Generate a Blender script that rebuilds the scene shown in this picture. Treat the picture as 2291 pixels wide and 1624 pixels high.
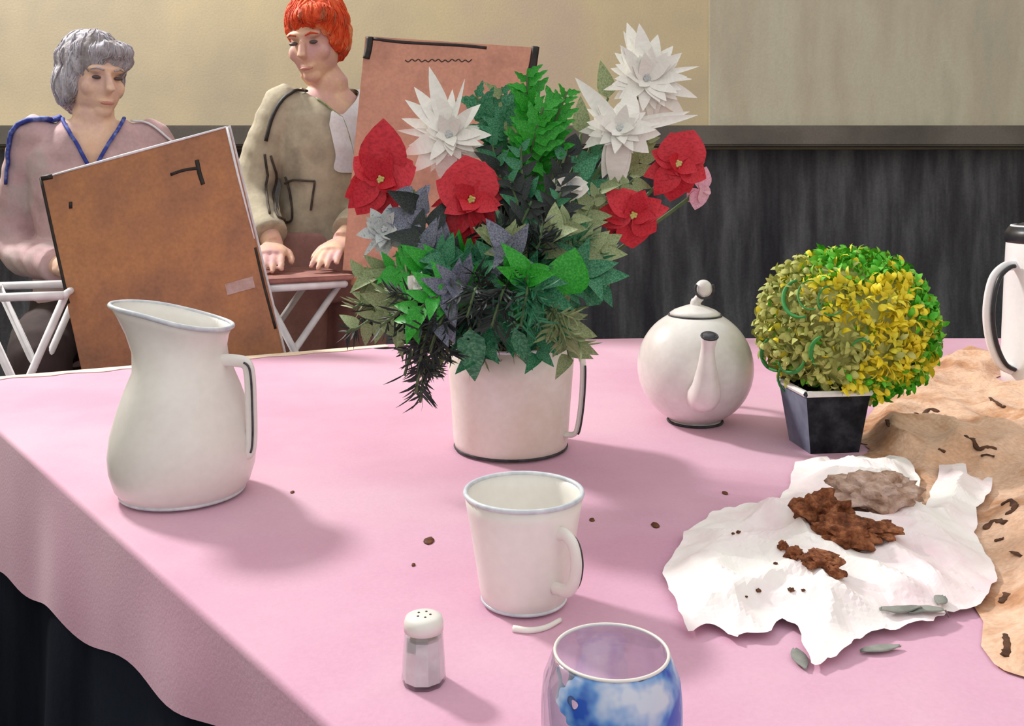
import bpy, bmesh, math, random
from mathutils import Vector, Matrix, noise
from mathutils.bvhtree import BVHTree
from math import sin, cos, pi, radians as R

for o in list(bpy.data.objects): bpy.data.objects.remove(o)
S = bpy.context.scene
C = S.collection
random.seed(7)

# ------------------------------------------------------------ camera, light
CAMZ, TAB, F, HOR, CX = 1.12, 0.74, 2100.0, 400.0, 1145.5
cam = bpy.data.cameras.new('camera'); camo = bpy.data.objects.new('camera', cam); C.objects.link(camo)
camo.location = (0, 0, CAMZ); camo.rotation_euler = (pi/2, 0, 0)
cam.sensor_width = 36; cam.lens = 36*F/2291; cam.shift_y = -(812-HOR)/2291; cam.clip_start = .02
S.camera = camo

w = bpy.data.worlds.new('world'); S.world = w; w.use_nodes = True
w.node_tree.nodes['Background'].inputs[0].default_value = (1.0, .985, .965, 1)
w.node_tree.nodes['Background'].inputs[1].default_value = .86

def area(name, loc, target, size, power, col):
    l = bpy.data.lights.new(name, 'AREA'); l.shape = 'DISK'; l.size = size; l.energy = power; l.color = col
    o = bpy.data.objects.new(name, l); C.objects.link(o); o.location = loc
    o.rotation_euler = (Vector(target)-Vector(loc)).to_track_quat('-Z', 'Y').to_euler()
    return o
area('studio_lamp', (-2.6, 3.2, 3.55), (.1, 1.1, .74), .5, 150, (1, .97, .93))
S.view_settings.view_transform = 'Standard'; S.view_settings.look = 'None'
S.view_settings.gamma = 1; S.view_settings.use_curve_mapping = False
S.view_settings.exposure = .24

# ------------------------------------------------------------ helpers
def lin(c):
    return tuple(((v/255)/12.92 if v/255 <= .04045 else ((v/255+.055)/1.055)**2.4) for v in c[:3]) + (1,)

MATS = {}
def wash(name, cols, scale=6, rough=.6, bump=.0, bscale=120, detail=4, stretch=(1, 1, 1), sheen=0, spec=.4,
         grain=.06, contrast=(.35, .65), trans=0, metal=0):
    """watercolour-like material: a few pigments mixed by soft noise, with a fine paper grain"""
    m = bpy.data.materials.new(name); m.use_nodes = True; MATS[name] = m
    nt = m.node_tree; N = nt.nodes; L = nt.links; b = N['Principled BSDF']
    tc = N.new('ShaderNodeTexCoord'); mp = N.new('ShaderNodeMapping'); L.new(tc.outputs['Object'], mp.inputs[0])
    mp.inputs['Scale'].default_value = stretch
    n = N.new('ShaderNodeTexNoise'); n.inputs['Scale'].default_value = scale; n.inputs['Detail'].default_value = detail
    n.inputs['Roughness'].default_value = .6
    L.new(mp.outputs[0], n.inputs[0])
    cr = N.new('ShaderNodeValToRGB'); L.new(n.outputs[0], cr.inputs[0])
    a, z = contrast; els = cr.color_ramp.elements; k = len(cols)
    els[0].position = a; els[0].color = lin(cols[0])
    if k == 1: els[1].position = z; els[1].color = lin(cols[0])
    else:
        els[1].position = z; els[1].color = lin(cols[-1])
        for i in range(1, k-1):
            e = els.new(a+(z-a)*i/(k-1)); e.color = lin(cols[i])
    g = N.new('ShaderNodeTexNoise'); g.inputs['Scale'].default_value = bscale; g.inputs['Detail'].default_value = 3
    L.new(tc.outputs['Object'], g.inputs[0])
    mx = N.new('ShaderNodeMix'); mx.data_type = 'RGBA'; mx.blend_type = 'MULTIPLY'; mx.inputs[0].default_value = 1
    mr = N.new('ShaderNodeMapRange'); mr.inputs[1].default_value = .3; mr.inputs[2].default_value = .7
    mr.inputs[3].default_value = 1-grain; mr.inputs[4].default_value = 1+grain
    L.new(g.outputs[0], mr.inputs[0])
    L.new(cr.outputs[0], mx.inputs[6]); L.new(mr.outputs[0], mx.inputs[7])
    L.new(mx.outputs[2], b.inputs['Base Color'])
    b.inputs['Roughness'].default_value = rough
    b.inputs['Specular IOR Level'].default_value = spec
    b.inputs['Metallic'].default_value = metal
    if sheen:
        b.inputs['Sheen Weight'].default_value = sheen; b.inputs['Sheen Roughness'].default_value = .5
    if trans: b.inputs['Transmission Weight'].default_value = trans
    if bump:
        bp = N.new('ShaderNodeBump'); bp.inputs['Strength'].default_value = bump; bp.inputs['Distance'].default_value = .003
        L.new(g.outputs[0], bp.inputs['Height']); L.new(bp.outputs[0], b.inputs['Normal'])
    return m

def mesh_obj(name, bm, m, parent=None, smooth=True, org=None):
    me = bpy.data.meshes.new(name); bm.normal_update(); bm.to_mesh(me); bm.free()
    return link(name, me, m, parent, smooth)
def link(name, me, m, parent=None, smooth=True):
    o = bpy.data.objects.new(name, me); C.objects.link(o)
    if m is not None:
        me.materials.clear(); me.materials.append(MATS[m] if isinstance(m, str) else m)
    if smooth:
        for p in me.polygons: p.use_smooth = True
    o.parent = parent
    return o
def thing(name, label, cat, loc=(0, 0, 0), rotz=0, group=None):
    o = bpy.data.objects.new(name, None); C.objects.link(o); o.empty_display_size = .05
    o.location = loc; o.rotation_euler = (0, 0, rotz)
    return tag(o, label, cat, group)
def tag(o, label, cat, group=None):
    o['label'] = label; o['category'] = cat
    if group: o['group'] = group
    return o
def struct(o): o['kind'] = 'structure'; return o

def onT(px, py, h=0):                      # pixel -> point at height h above the table top
    d = F*(CAMZ-TAB-h)/(py-HOR); return Vector(((px-CX)/F*d, d, TAB+h))
def at(px, py, d):                         # pixel at a known depth
    return Vector(((px-CX)/F*d, d, CAMZ-(py-HOR)/F*d))

def box(bm, c, s, rot=None, bev=0):
    r = bmesh.ops.create_cube(bm, size=1); vs = r['verts']
    M = Matrix.Translation(c) @ (rot or Matrix()) @ Matrix.Diagonal((s[0], s[1], s[2], 1))
    bmesh.ops.transform(bm, matrix=M, verts=vs)
    if bev:
        es = list({e for v in vs for e in v.link_edges})
        bmesh.ops.bevel(bm, geom=es, offset=bev, segments=2, affect='EDGES')
def ell(bm, c, r, M=None, u=20, v=14):
    q = bmesh.ops.create_uvsphere(bm, u_segments=u, v_segments=v, radius=1)
    T = (M or Matrix()) @ Matrix.Translation(c) @ Matrix.Diagonal((r[0], r[1], r[2], 1))
    bmesh.ops.transform(bm, matrix=T, verts=q['verts']); return q['verts']
def lathe(bm, prof, seg=56, close=False):
    rings = []
    for r, z in prof:
        if r < 1e-5: rings.append([bm.verts.new((0, 0, z))])
        else: rings.append([bm.verts.new((r*cos(2*pi*i/seg), r*sin(2*pi*i/seg), z)) for i in range(seg)])
    prs = list(zip(rings, rings[1:]))
    if close: prs.append((rings[-1], rings[0]))
    for a, b in prs:
        for i in range(seg):
            j = (i+1) % seg
            q = [a[i] if len(a) > 1 else a[0], a[j] if len(a) > 1 else None, b[j] if len(b) > 1 else b[0], b[i] if len(b) > 1 else None]
            q = [v for v in q if v is not None]
            if len(q) > 2: bm.faces.new(q)
    return [v for r in rings for v in r]
def tube(bm, pts, rad, seg=10, flat=1.0, up=(0, 0, 1), cap=True):
    """sweep along pts; rad number or list; flat squashes the section along 'up'"""
    pts = [Vector(p) for p in pts]; n = len(pts)
    if not hasattr(rad, '__len__'): rad = [rad]*n
    rings = []; pu = Vector(up)
    for i, p in enumerate(pts):
        t = (pts[min(i+1, n-1)]-pts[max(i-1, 0)]).normalized()
        s = t.cross(pu)
        if s.length < 1e-3: s = t.cross(Vector((1, .1, .2)))
        s.normalize(); u = s.cross(t).normalized(); pu = u
        rings.append([bm.verts.new(p+s*cos(2*pi*k/seg)*rad[i]+u*sin(2*pi*k/seg)*rad[i]*flat) for k in range(seg)])
    for a, b in zip(rings, rings[1:]):
        for k in range(seg):
            bm.faces.new((a[k], a[(k+1) % seg], b[(k+1) % seg], b[k]))
    if cap:
        bm.faces.new(rings[0][::-1]); bm.faces.new(rings[-1])
def bez(ps, n=16):
    """catmull-rom through points"""
    ps = [Vector(p) for p in ps]
    q = [ps[0]*2-ps[1]]+ps+[ps[-1]*2-ps[-2]]; out = []
    for i in range(1, len(q)-2):
        for k in range(n):
            t = k/n; a, b, c, d = q[i-1:i+3]
            out.append(.5*((2*b)+(-a+c)*t+(2*a-5*b+4*c-d)*t*t+(-a+3*b-3*c+d)*t**3))
    out.append(ps[-1]); return out
def loft(bm, rings, seg=24):
    """rings of (cx,cy,z,rx,ry) horizontal ellipses, capped"""
    rr = [[bm.verts.new((cx+rx*cos(2*pi*k/seg), cy+ry*sin(2*pi*k/seg), z)) for k in range(seg)] for cx, cy, z, rx, ry in rings]
    for a, b in zip(rr, rr[1:]):
        for k in range(seg): bm.faces.new((a[k], a[(k+1) % seg], b[(k+1) % seg], b[k]))
    bm.faces.new(rr[0][::-1]); bm.faces.new(rr[-1])
def inpoly(x, y, P):
    c = False
    for i in range(len(P)):
        x1, y1 = P[i][:2]; x2, y2 = P[i-1][:2]
        if (y1 > y) != (y2 > y) and x < (x2-x1)*(y-y1)/(y2-y1)+x1: c = not c
    return c
def near_poly(x, y, P):
    best = (9, x, y); p = Vector((x, y))
    for i in range(len(P)):
        a = Vector(P[i-1][:2]); b = Vector(P[i][:2]); ab = b-a
        t = max(0, min(1, (p-a).dot(ab)/max(ab.length_squared, 1e-9))); q = a+ab*t
        dd = (p-q).length
        if dd < best[0]: best = (dd, q.x, q.y)
    return best
def bvh(o):
    dg = [v.co.copy() for v in o.data.vertices]
    return BVHTree.FromPolygons(dg, [p.vertices[:] for p in o.data.polygons])
def sm(a, b, x):
    t = max(0, min(1, (x-a)/(b-a))); return t*t*(3-2*t)

# ------------------------------------------------------------ materials
wash('wall_paint', [(172, 162, 142), (188, 175, 149), (202, 187, 152), (194, 175, 156)], scale=.9, rough=.9, bump=.15, grain=.04, contrast=(.32, .68), spec=.2)
wash('panel_grey', [(174, 172, 152), (192, 188, 168), (184, 176, 156), (168, 170, 156)], scale=2.2, rough=.9, bump=.15, grain=.04, contrast=(.32, .68), spec=.2, stretch=(1.6, 1, .35))
wash('dado_paint', [(54, 54, 60), (76, 77, 82), (104, 106, 110)], scale=3.2, rough=.8, stretch=(3.2, 1, .45), bump=.25, grain=.12, spec=.2)
wash('dado_cap', [(88, 84, 80), (112, 107, 100)], scale=3, rough=.75, spec=.25, grain=.08)
wash('floor_paint', [(36, 38, 46), (54, 56, 66)], scale=3, rough=.9)
wash('table_wood', [(70, 52, 40), (98, 72, 54)], scale=5, stretch=(1, 8, 1))
wash('pink_cloth', [(207, 152, 180), (213, 162, 188), (217, 172, 194)], scale=3.0, rough=.7, sheen=.25, bump=.10, bscale=260, grain=.03, spec=.25)
wash('cream_lace', [(236, 214, 184), (246, 232, 214)], scale=12, rough=.85, bump=.1)
wash('under_table_shade', [(10, 12, 20), (16, 20, 30), (30, 36, 48)], scale=2.6, rough=1, spec=.05, sheen=0, stretch=(1, 1, .3), bump=.1)  # darkness under the table, put into a near-black navy
wash('enamel', [(238, 236, 230), (228, 224, 218)], scale=9, rough=.32, spec=.45, grain=.02)
wash('enamel_grey', [(196, 196, 192), (214, 212, 206)], scale=12, rough=.4, grain=.03)
wash('rim_blue', [(186, 194, 204), (222, 226, 232)], scale=40, rough=.4)
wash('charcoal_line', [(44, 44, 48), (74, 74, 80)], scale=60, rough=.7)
wash('vase_white', [(240, 238, 232), (226, 214, 200)], scale=7, rough=.45, spec=.4, grain=.03)
wash('teapot_glaze', [(236, 234, 230), (214, 208, 204)], scale=9, rough=.25, spec=.5, grain=.03)
wash('pot_black', [(20, 21, 25), (34, 36, 42), (54, 56, 62)], scale=30, rough=.65, bump=.3, bscale=160, grain=.2, spec=.1)
wash('pot_side', [(92, 100, 120), (122, 130, 148)], scale=18, rough=.6)  # lighter tone painted in for the pot's lit left side
wash('pot_rim', [(226, 226, 224), (242, 240, 236)], scale=20, rough=.6)
wash('soil', [(40, 32, 26), (62, 48, 36)], scale=60, rough=1)
wash('bush_yellow', [(220, 202, 20), (236, 218, 50), (206, 202, 60)], scale=30, rough=.6, grain=.12)
wash('bush_olive', [(172, 178, 96), (190, 192, 108), (152, 162, 88)], scale=30, rough=.65, grain=.12)
wash('bush_green', [(66, 172, 34), (94, 190, 44), (130, 190, 56)], scale=30, rough=.6, grain=.12)
wash('tendril_green', [(36, 130, 60), (60, 140, 66)], scale=30, rough=.5)
wash('petal_red', [(168, 22, 40), (200, 32, 50), (206, 44, 58)], scale=18, rough=.55, grain=.06)
wash('petal_pink', [(206, 150, 170), (232, 190, 204)], scale=18, rough=.6)
wash('petal_white', [(244, 243, 238), (236, 234, 226)], scale=14, rough=.6, grain=.03)
wash('petal_grey', [(176, 184, 190), (204, 208, 206), (150, 160, 168)], scale=20, rough=.7)
wash('flower_eye', [(212, 206, 140), (190, 176, 90)], scale=60, rough=.8, bump=.4)
wash('leaf_bright', [(14, 128, 24), (34, 150, 36), (70, 168, 60)], scale=22, rough=.5, grain=.1)
wash('leaf_teal', [(20, 90, 62), (46, 122, 84), (92, 150, 112)], scale=22, rough=.55, grain=.14)
wash('leaf_olive', [(110, 128, 84), (138, 152, 108), (160, 168, 128)], scale=22, rough=.65, grain=.12)
wash('leaf_dark', [(18, 26, 26), (34, 44, 42), (58, 66, 62)], scale=26, rough=.6, grain=.15)
wash('leaf_slate', [(78, 82, 98), (112, 116, 134), (140, 144, 158)], scale=22, rough=.65, grain=.08)
wash('stem_green', [(70, 96, 60), (96, 116, 76)], scale=40, rough=.7)
wash('paper_white', [(246, 243, 240), (244, 232, 234), (240, 214, 222)], scale=11, rough=.85, grain=.02, contrast=(.42, .72), stretch=(1, .6, 1))
wash('scarf', [(216, 172, 140), (226, 188, 160), (190, 138, 98), (140, 90, 56)], scale=11, rough=.95, sheen=.2, bump=.5, bscale=200, grain=.14, contrast=(.35, .75))
wash('scarf_mark', [(70, 46, 32), (98, 66, 48)], scale=60, rough=.95)
wash('cake', [(86, 44, 24), (128, 74, 44), (160, 104, 70)], scale=60, rough=.95, bump=.8, bscale=240, grain=.25)
wash('cake_pale', [(150, 118, 98), (186, 156, 140), (206, 182, 170)], scale=50, rough=.95, bump=.6, bscale=220, grain=.15)
wash('crumb', [(64, 34, 16), (110, 64, 28)], scale=120, rough=.7)
wash('leaf_grey', [(120, 122, 116), (150, 152, 146)], scale=40, rough=.8)
wash('board_brown', [(156, 108, 78), (176, 124, 86), (158, 112, 84), (134, 100, 80)], scale=4.5, rough=.8, bump=.15, grain=.10, contrast=(.3, .7))
wash('board_rose', [(186, 136, 116), (198, 146, 124), (174, 126, 108)], scale=5, rough=.8, bump=.15, grain=.08)
wash('clip_black', [(24, 20, 20), (44, 38, 36)], scale=50, rough=.6)
wash('sheet_white', [(232, 232, 236), (214, 218, 226)], scale=40, rough=.8)
wash('tape_mauve', [(186, 160, 156), (170, 138, 130)], scale=40, rough=.8)
wash('white_metal', [(236, 236, 238), (214, 212, 214)], scale=30, rough=.5)
wash('tray_mauve', [(136, 92, 86), (160, 112, 102)], scale=20, rough=.8)
wash('easel_wood', [(150, 106, 76), (178, 130, 98)], scale=14, rough=.8, stretch=(6, 6, 1))
wash('skin_a', [(226, 184, 156), (232, 196, 172), (218, 180, 168)], scale=14, rough=.6, grain=.04)
wash('skin_b', [(226, 190, 158), (214, 170, 150), (206, 160, 160)], scale=12, rough=.6, grain=.04)
wash('lip', [(196, 136, 126)], rough=.6)
wash('eye_dark', [(86, 74, 76)], rough=.5)
wash('hair_grey', [(132, 126, 126), (160, 156, 164), (190, 188, 198)], scale=26, rough=.8, stretch=(1, 1, .35), bump=.6, bscale=150, grain=.14)
wash('hair_red', [(166, 92, 60), (204, 66, 30), (220, 84, 36), (224, 140, 96)], scale=22, rough=.7, stretch=(1, 1, .35), bump=.6, bscale=150, grain=.14)
wash('shirt_mauve', [(176, 150, 152), (200, 168, 172), (196, 178, 178)], scale=7, rough=.9, bump=.1, grain=.05)
wash('trim_blue', [(36, 50, 136), (56, 72, 158), (120, 136, 186)], scale=30, rough=.7)
wash('shirt_olive', [(160, 150, 130), (182, 172, 150), (148, 140, 124)], scale=7, rough=.9, bump=.1, grain=.05)
wash('towel_white', [(216, 218, 226), (232, 232, 234)], scale=14, rough=.9)
wash('trousers_dark', [(44, 34, 34), (66, 54, 54)], scale=9, rough=.9)
wash('trousers_rose', [(150, 110, 104), (172, 130, 122)], scale=9, rough=.9)
wash('cord_dark', [(52, 44, 40), (84, 74, 66)], scale=30, rough=.8)
wash('shoe', [(30, 26, 26), (50, 44, 42)], scale=10, rough=.6)
wash('salt', [(244, 242, 240), (236, 226, 228)], scale=90, rough=.95)
wash('coffee_white', [(240, 241, 242), (230, 230, 232)], scale=9, rough=.35, grain=.02)
wash('lid_black', [(24, 24, 28), (50, 52, 58)], scale=20, rough=.35)

def glassmat(name, col=(1, 1, 1, 1), gloss=.12):
    """thin clear glass: mostly see-through with a fresnel reflection"""
    m = bpy.data.materials.new(name); m.use_nodes = True; MATS[name] = m; N = m.node_tree.nodes; L = m.node_tree.links
    N.remove(N['Principled BSDF'])
    tr = N.new('ShaderNodeBsdfTransparent'); tr.inputs[0].default_value = col
    gl = N.new('ShaderNodeBsdfGlossy'); gl.inputs['Roughness'].default_value = .06
    lw = N.new('ShaderNodeLayerWeight'); lw.inputs[0].default_value = .35
    mr = N.new('ShaderNodeMapRange'); mr.inputs[3].default_value = gloss*.4; mr.inputs[4].default_value = .55; L.new(lw.outputs['Facing'], mr.inputs[0])
    mx = N.new('ShaderNodeMixShader'); mx.name = 'glass_mix'; L.new(mr.outputs[0], mx.inputs[0]); L.new(tr.outputs[0], mx.inputs[1]); L.new(gl.outputs[0], mx.inputs[2])
    L.new(mx.outputs[0], N['Material Output'].inputs[0])
    return m
glassmat('clear_glass', (.95, .955, .965, 1))
def blueglass():
    m = glassmat('blue_glass', (.90, .92, .95, 1)); nt = m.node_tree; N = nt.nodes; L = nt.links
    b = N['glass_mix']; out = N['Material Output']
    d = N.new('ShaderNodeBsdfPrincipled'); d.inputs['Roughness'].default_value = .35
    tc = N.new('ShaderNodeTexCoord')
    n2 = N.new('ShaderNodeTexNoise'); n2.inputs['Scale'].default_value = 38; n2.inputs['Detail'].default_value = 3
    L.new(tc.outputs['Object'], n2.inputs[0])
    cr = N.new('ShaderNodeValToRGB'); L.new(n2.outputs[0], cr.inputs[0]); e = cr.color_ramp.elements
    e[0].position = .38; e[0].color = lin((34, 84, 186)); e[1].position = .60; e[1].color = lin((206, 214, 232))
    k = e.new(.47); k.color = lin((104, 154, 216))
    L.new(cr.outputs[0], d.inputs['Base Color'])
    sx = N.new('ShaderNodeSeparateXYZ'); L.new(tc.outputs['Object'], sx.inputs[0])
    n = N.new('ShaderNodeTexNoise'); n.inputs['Scale'].default_value = 45; L.new(tc.outputs['Object'], n.inputs[0])
    # enamelled decoration: from the left quarter round to the right, and only below the clear lip
    a = N.new('ShaderNodeMath'); a.operation = 'MULTIPLY_ADD'; L.new(n.outputs[0], a.inputs[0]); a.inputs[1].default_value = .03; L.new(sx.outputs[0], a.inputs[2])
    g = N.new('ShaderNodeMath'); g.operation = 'GREATER_THAN'; L.new(a.outputs[0], g.inputs[0]); g.inputs[1].default_value = -.012
    z = N.new('ShaderNodeMath'); z.operation = 'MULTIPLY_ADD'; L.new(n.outputs[0], z.inputs[0]); z.inputs[1].default_value = .012; L.new(sx.outputs[2], z.inputs[2])
    zl = N.new('ShaderNodeMath'); zl.operation = 'LESS_THAN'; L.new(z.outputs[0], zl.inputs[0]); zl.inputs[1].default_value = .106
    yl = N.new('ShaderNodeMath'); yl.operation = 'LESS_THAN'; L.new(sx.outputs[1], yl.inputs[0]); yl.inputs[1].default_value = .004
    m1 = N.new('ShaderNodeMath'); m1.operation = 'MULTIPLY'; L.new(yl.outputs[0], m1.inputs[0]); L.new(zl.outputs[0], m1.inputs[1])
    mu = N.new('ShaderNodeMath'); mu.operation = 'MULTIPLY'; L.new(g.outputs[0], mu.inputs[0]); L.new(m1.outputs[0], mu.inputs[1])
    mix = N.new('ShaderNodeMixShader'); L.new(mu.outputs[0], mix.inputs[0]); L.new(b.outputs[0], mix.inputs[1]); L.new(d.outputs[0], mix.inputs[2])
    L.new(mix.outputs[0], out.inputs[0])
blueglass()

# ------------------------------------------------------------ room
WALL = 3.75
bm = bmesh.new(); box(bm, (.3, .2, -.05), (7.6, 7.4, .1)); struct(mesh_obj('floor', bm, 'floor_paint', smooth=False))
bm = bmesh.new(); box(bm, (.3, WALL+.1, 1.7), (7.4, .2, 3.4)); struct(mesh_obj('wall_back', bm, 'wall_paint', smooth=False))
for nm, x in (('wall_left_added', -3.3), ('wall_right_added', 3.9)):
    bm = bmesh.new(); box(bm, (x, .2, 1.7), (.2, 7.0, 3.4)); struct(mesh_obj(nm, bm, 'wall_paint', smooth=False))  # unseen side walls, added to cut the ambient light on upright faces
zc = CAMZ+(HOR-285)/F*WALL
x0 = (1585-CX)/F*WALL
bm = bmesh.new(); box(bm, ((x0+3.79)/2, WALL-.006, (zc+3.39)/2), (3.79-x0, .012, 3.39-zc), bev=.003); struct(mesh_obj('trim_3', bm, 'panel_grey', smooth=False))
bm = bmesh.new(); box(bm, (.3, WALL-.015, (zc-.09)/2), (6.98, .03, zc-.09)); struct(mesh_obj('trim_1', bm, 'dado_paint', smooth=False))
bm = bmesh.new(); box(bm, (.3, WALL-.075, zc-.04), (6.98, .15, .08), bev=.008); struct(mesh_obj('trim_2', bm, 'dado_cap', smooth=False))

# ------------------------------------------------------------ table and cloths
TP = [(-1.06, 1.765), (.25, .22), (1.7, 1.447), (1.7, 2.235), (.30, 2.235), (-.28, 2.157)]
def inset(P, d):
    out = []
    n = len(P)
    for i in range(n):
        a, b, c = (Vector(P[(i+k-1) % n]) for k in range(3))
        e1 = (b-a).normalized(); e2 = (c-b).normalized()
        n1 = Vector((-e1.y, e1.x)); n2 = Vector((-e2.y, e2.x))
        bis = (n1+n2).normalized(); out.append(tuple(b+bis*d/max(.3, bis.dot(n1))))
    return out
t = thing('table', 'large wooden studio table hidden under the pink cloth', 'table', (.3, 1.3, 0))
P = inset(TP, .012)
bm = bmesh.new()
a = [bm.verts.new((x-.3, y-1.3, TAB-.006)) for x, y in P]; b = [bm.verts.new((x-.3, y-1.3, TAB-.036)) for x, y in P]
bm.faces.new(a); bm.faces.new(b[::-1])
for i in range(len(a)): bm.faces.new((a[i-1], b[i-1], b[i], a[i]))
mesh_obj('table_top', bm, 'table_wood', t, False)
for x, y in inset(TP, .12):
    bm = bmesh.new(); box(bm, (x-.3, y-1.3, (TAB-.038)/2), (.06, .06, TAB-.038), bev=.004); mesh_obj('leg', bm, 'table_wood', t, False)

def outline(P, step=.02, rad=.03):
    """polygon resampled with rounded corners"""
    n = len(P); pts = []
    for i in range(n):
        p, c, q = Vector(P[i-1]), Vector(P[i]), Vector(P[(i+1) % n])
        a = c+(p-c).normalized()*rad; b = c+(q-c).normalized()*rad
        for k in range(7):
            s = k/6; pts.append(a*(1-s)**2+c*2*s*(1-s)+b*s*s)
        d = c+(q-c).normalized()*rad; e = q+(c-q).normalized()*rad
        m = max(1, int((e-d).length/step))
        for k in range(1, m): pts.append(d.lerp(e, k/m))
    return pts
def skirt(name, off, top, drop, wave, mat, nrow, parent=None, thick=.002):
    pts = outline(inset(TP, -off)); n = len(pts); bm = bmesh.new()
    rings = []
    s = 0; cx = Vector((.4, 1.4))
    for i, p in enumerate(pts):
        t_ = (pts[(i+1) % n]-pts[i-1]).normalized(); nn = Vector((t_.y, -t_.x))
        s += (p-pts[i-1]).length if i else 0
        D = drop(p); col = []
        for k in range(nrow+1):
            f = k/nrow
            wv = wave*sm(0, .9, f)*(1+sin(s*17)+.6*sin(s*7.3+1)+.4*sin(s*31+2))
            if k == 0: col.append(bm.verts.new((p.x-nn.x*.003, p.y-nn.y*.003, top)))
            else: col.append(bm.verts.new((p.x+nn.x*(wv+.001), p.y+nn.y*(wv+.001), top-(.003 if k == 1 else .008 if k == 2 else .008+(D-.008)*(k-2)/(nrow-2)))))
        rings.append(col)
    for i in range(n):
        a, b = rings[i-1], rings[i]
        for k in range(nrow): bm.faces.new((a[k], a[k+1], b[k+1], b[k]))
    bm.faces.new([c[0] for c in rings])
    o = mesh_obj(name, bm, mat, parent)
    for p in o.data.polygons:
        if len(p.vertices) > 4: p.use_smooth = False
    return o
# outside normal check relies on TP running counter-clockwise
o = skirt('under_table_dark', .0, TAB-.004, lambda p: TAB-.012, .016, 'under_table_shade', 14)  # added dark sheet; the shade below the hem is its own colour
tag(o, 'dark navy sheet added for the darkness under the table, down to the floor', 'cloth')
def drop(p):
    u = (Vector(p)-Vector((-1.06, 1.765))).dot(Vector((.647, -.763)))   # along the left edge
    lat = abs((Vector(p)-Vector((-1.06, 1.765))).dot(Vector((.763, .647))))
    if lat < .05: return max(.05, .285-.155*max(0, u)) + .006*sin(u*23)
    return .22 if p[1] > 1.6 else .06
o = skirt('tablecloth', .006, TAB, drop, .0025, 'pink_cloth', 12)
tag(o, 'pale pink tablecloth spread over the table, hanging at its side', 'tablecloth')
# cream scalloped edging on the back edge of the cloth
bm = bmesh.new(); A = Vector((-1.05, 1.762)); B = Vector((-.29, 2.145)); dirv = (B-A).normalized(); nrm = Vector((dirv.y, -dirv.x))
m = 120; tp = []; bt = []
for i in range(m+1):
    p = A.lerp(B, i/m); wdt = .022+.012*abs(sin(i*.23))+.018*noise.noise((i*.09, 3, 0))
    q = p+nrm*wdt
    tp.append((bm.verts.new((p.x, p.y, TAB+.0006)), bm.verts.new((q.x, q.y, TAB+.0006))))
for a, b in zip(tp, tp[1:]): bm.faces.new((a[0], a[1], b[1], b[0]))
r = bmesh.ops.extrude_face_region(bm, geom=bm.faces[:]); bmesh.ops.translate(bm, vec=(0, 0, .0012), verts=[g for g in r['geom'] if isinstance(g, bmesh.types.BMVert)])
bmesh.ops.recalc_face_normals(bm, faces=bm.faces)
mesh_obj('scalloped_edging', bm, 'cream_lace', o, False)

# ------------------------------------------------------------ pitcher
p0 = onT(410, 1103); p0.z = TAB
t = thing('pitcher', 'tall white enamel pitcher with wide lip and angular handle', 'pitcher', p0)
def prof_thick(outer, th):
    inner = [(max(r-th, 0), z) for r, z in outer]
    inner[0] = (inner[0][0], outer[0][1]+th)
    return [(0, outer[0][1])]+outer+inner[::-1]+[(0, inner[0][1])]
outer = [(.058, 0), (.070, .004), (.078, .014), (.084, .034), (.0855, .052), (.083, .075), (.076, .102), (.067, .128), (.058, .150), (.0525, .166), (.051, .178), (.053, .190), (.058, .201)]
def lip(v, s=1):
    w_ = sm(.150, .201, v.z); a = math.atan2(v.y, v.x); c = cos(a-R(188)); sp = max(0, c)**3
    r = math.hypot(v.x, v.y); k = (r+w_*sp*.026)/max(r, 1e-6)
    v.x *= k; v.y *= k; v.z += w_*.030*((1+c)/2)**1.3
bm = bmesh.new(); vs = lathe(bm, prof_thick(outer, .0028), 72)
for v in vs:
    if math.hypot(v.co.x, v.co.y) > .02: lip(v.co)
bmesh.ops.recalc_face_normals(bm, faces=bm.faces)
mesh_obj('body', bm, 'enamel', t)
bm = bmesh.new(); ring = []
for i in range(73):
    a = 2*pi*i/72; v = Vector((.0575*cos(a), .0575*sin(a), .2005)); lip(v); ring.append(v)
tube(bm, ring, .0028, 8, cap=False); mesh_obj('rim', bm, 'rim_blue', t)
bm = bmesh.new(); tube(bm, [(.071*cos(2*pi*i/48), .071*sin(2*pi*i/48), .005) for i in range(49)], .0022, 6, cap=False); mesh_obj('foot_ring', bm, 'rim_blue', t)
bm = bmesh.new()
hp = bez([(.048, -.012, .163), (.066, -.014, .163), (.080, -.016, .160), (.085, -.017, .146), (.087, -.018, .11), (.0875, -.018, .075), (.085, -.018, .056), (.076, -.016, .051)], 6)
tube(bm, hp, .0075, 10, flat=.55, up=(0, 1, 0)); mesh_obj('handle', bm, 'enamel', t)
bm = bmesh.new(); tube(bm, [p+Vector((.0032, -.0068, 0)) for p in hp[10:-6]], .0013, 6); mesh_obj('handle_edge', bm, 'charcoal_line', t)

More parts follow.
